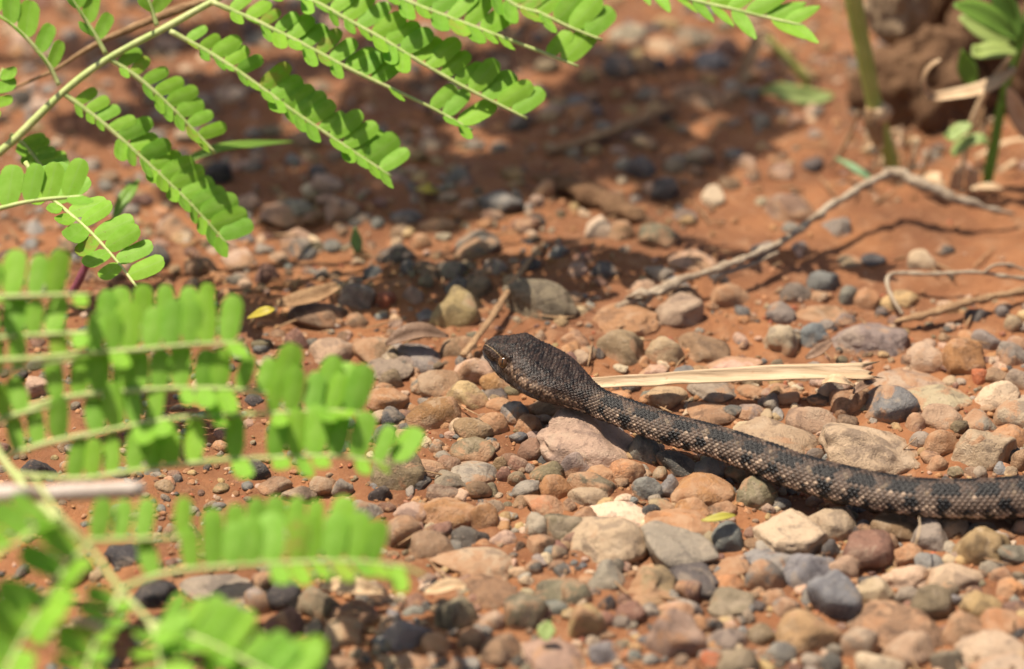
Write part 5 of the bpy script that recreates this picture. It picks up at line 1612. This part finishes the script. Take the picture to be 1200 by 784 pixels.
for k, (pp, lab) in enumerate((([(1118, 224), (1121, 212), (1124, 198)], "upright straw stub left of the weed's foot"), ([(1136, 226), (1139, 214), (1140, 198)], "second upright straw stub beside the weed's foot"))):
    y0 = G(*pp[0])[1]
    single("straw_stub", blade([G(*pp[0]), V(pp[1][0], pp[1][1], y0), V(pp[2][0], pp[2][1], y0)], [.0030, .0034, .0030], (0, -.8, .5), 10, 5, 0.25), MAT_DRYLEAF, lab, "straw")
leaf_on_ground("straw_scrap", [(1138, 222), (1152, 219), (1166, 219), (1175, 221)], [.003, .004, .004, .003], [.0010, .0020, .0020, .0010], MAT_DRYLEAF, "flat straw scrap lying at the weed's foot", "straw")
leaf_on_ground("red_leaf_scrap", [(1078, 212), (1090, 208), (1102, 211), (1108, 215)], [.003, .005, .005, .003], [.0012, .0034, .0034, .0010], MAT_DRYLEAF, "pinkish dry scrap just behind the twig's bend", "leaf")

tuft = thing("dry_grass_tuft", G(1090, 196), "tangle of thin dry tan grass blades round the foot of the thick green stem", "grass")
jr = np.random.default_rng(77)
for k in range(14):
    x0 = jr.uniform(1000, 1180); y0 = jr.uniform(150, 214)
    y_w = G(x0, y0)[1]
    dx, dz = jr.normal() * 34, jr.uniform(6, 46)
    p0 = G(x0, y0, .0005)
    p2 = V(x0 + dx, y0 - dz, y_w - jr.uniform(-.004, .006)); p1 = (p0 + p2) / 2 + np.array((jr.normal() * .002, 0, .002 + abs(jr.normal()) * .002))
    part("blade", blade([p0, p1, p2], [.0011, .0014, .0003], (-.3, -.6, .7), 12, 3, 0.2, .00008, jr.normal() * .5), (MAT_DRYLEAF, MAT_STRAW, MAT_DRYBROWN)[k % 3], tuft)
# crumbs of dead plant matter
lit = []
for k in range(240):
    x0 = jr.uniform(-40, 1240); y0 = jr.uniform(-30, 420) if jr.random() < .75 else jr.uniform(420, 800)
    g = G(x0, y0); z0 = gh1(g[0], g[1]) + jr.uniform(.0006, .003)
    an = jr.uniform(0, 6.28); ln_ = jr.uniform(.0012, .006)
    d_ = np.array((math.cos(an), math.sin(an), jr.normal() * .12)) * ln_
    p0 = np.array((g[0], g[1], z0))
    lit.append(tube([p0 - d_, p0 + np.array((0, 0, jr.normal() * .0005)), p0 + d_], [.00015, jr.uniform(.0002, .00045), .00012], 6, 5, 0.2, k, jr.uniform(.35, 1)))
lo = single("plant_litter", join(lit), MAT_DRYBROWN, "tiny bits of dead stalk and leaf strewn over the soil", "litter", np.zeros(3))
lo["kind"] = "stuff"

# unseen foliage added beyond the frame so that its shade falls on the gravel
strips = []
for (x0, y0, x1, y1, hg) in SHADE_AT:
    strips.append((shade_point(x0, y0, hg), shade_point(x1, y1, hg - .004)))
    if y1 < 125 and x0 > 450: continue
    strips.append((shade_point(x0 + 30, min(y0 + 12, 262), hg + .05), shade_point(x1 + 10, y1 - 24, hg + .06)))
overhead = thing("added_shade_branch", shade_point(300, 100, .33), "leafy branch overhead, out of the picture, added to shade the gravel at the back", "branch")
part("limb", tube([shade_point(-150, 40, .36), shade_point(150, 90, .335), shade_point(450, 120, .325), shade_point(700, 130, .32), shade_point(980, 90, .31)], [.0022, .0018, .0014, .0010, .0006], 50, 8, 0.1, 5), MAT_STALK, overhead)
_e = shade_point(-150, 40, .36)
part("stem", tube([(-.47, _e[1] + .02, -.006), (-.46, _e[1] + .02, .16), (-.42, _e[1] + .01, .30), _e], [.0050, .0042, .0032, .0022], 50, 10, 0.1, 9), MAT_STEM, overhead)
shade_leaves(overhead, strips, 61)
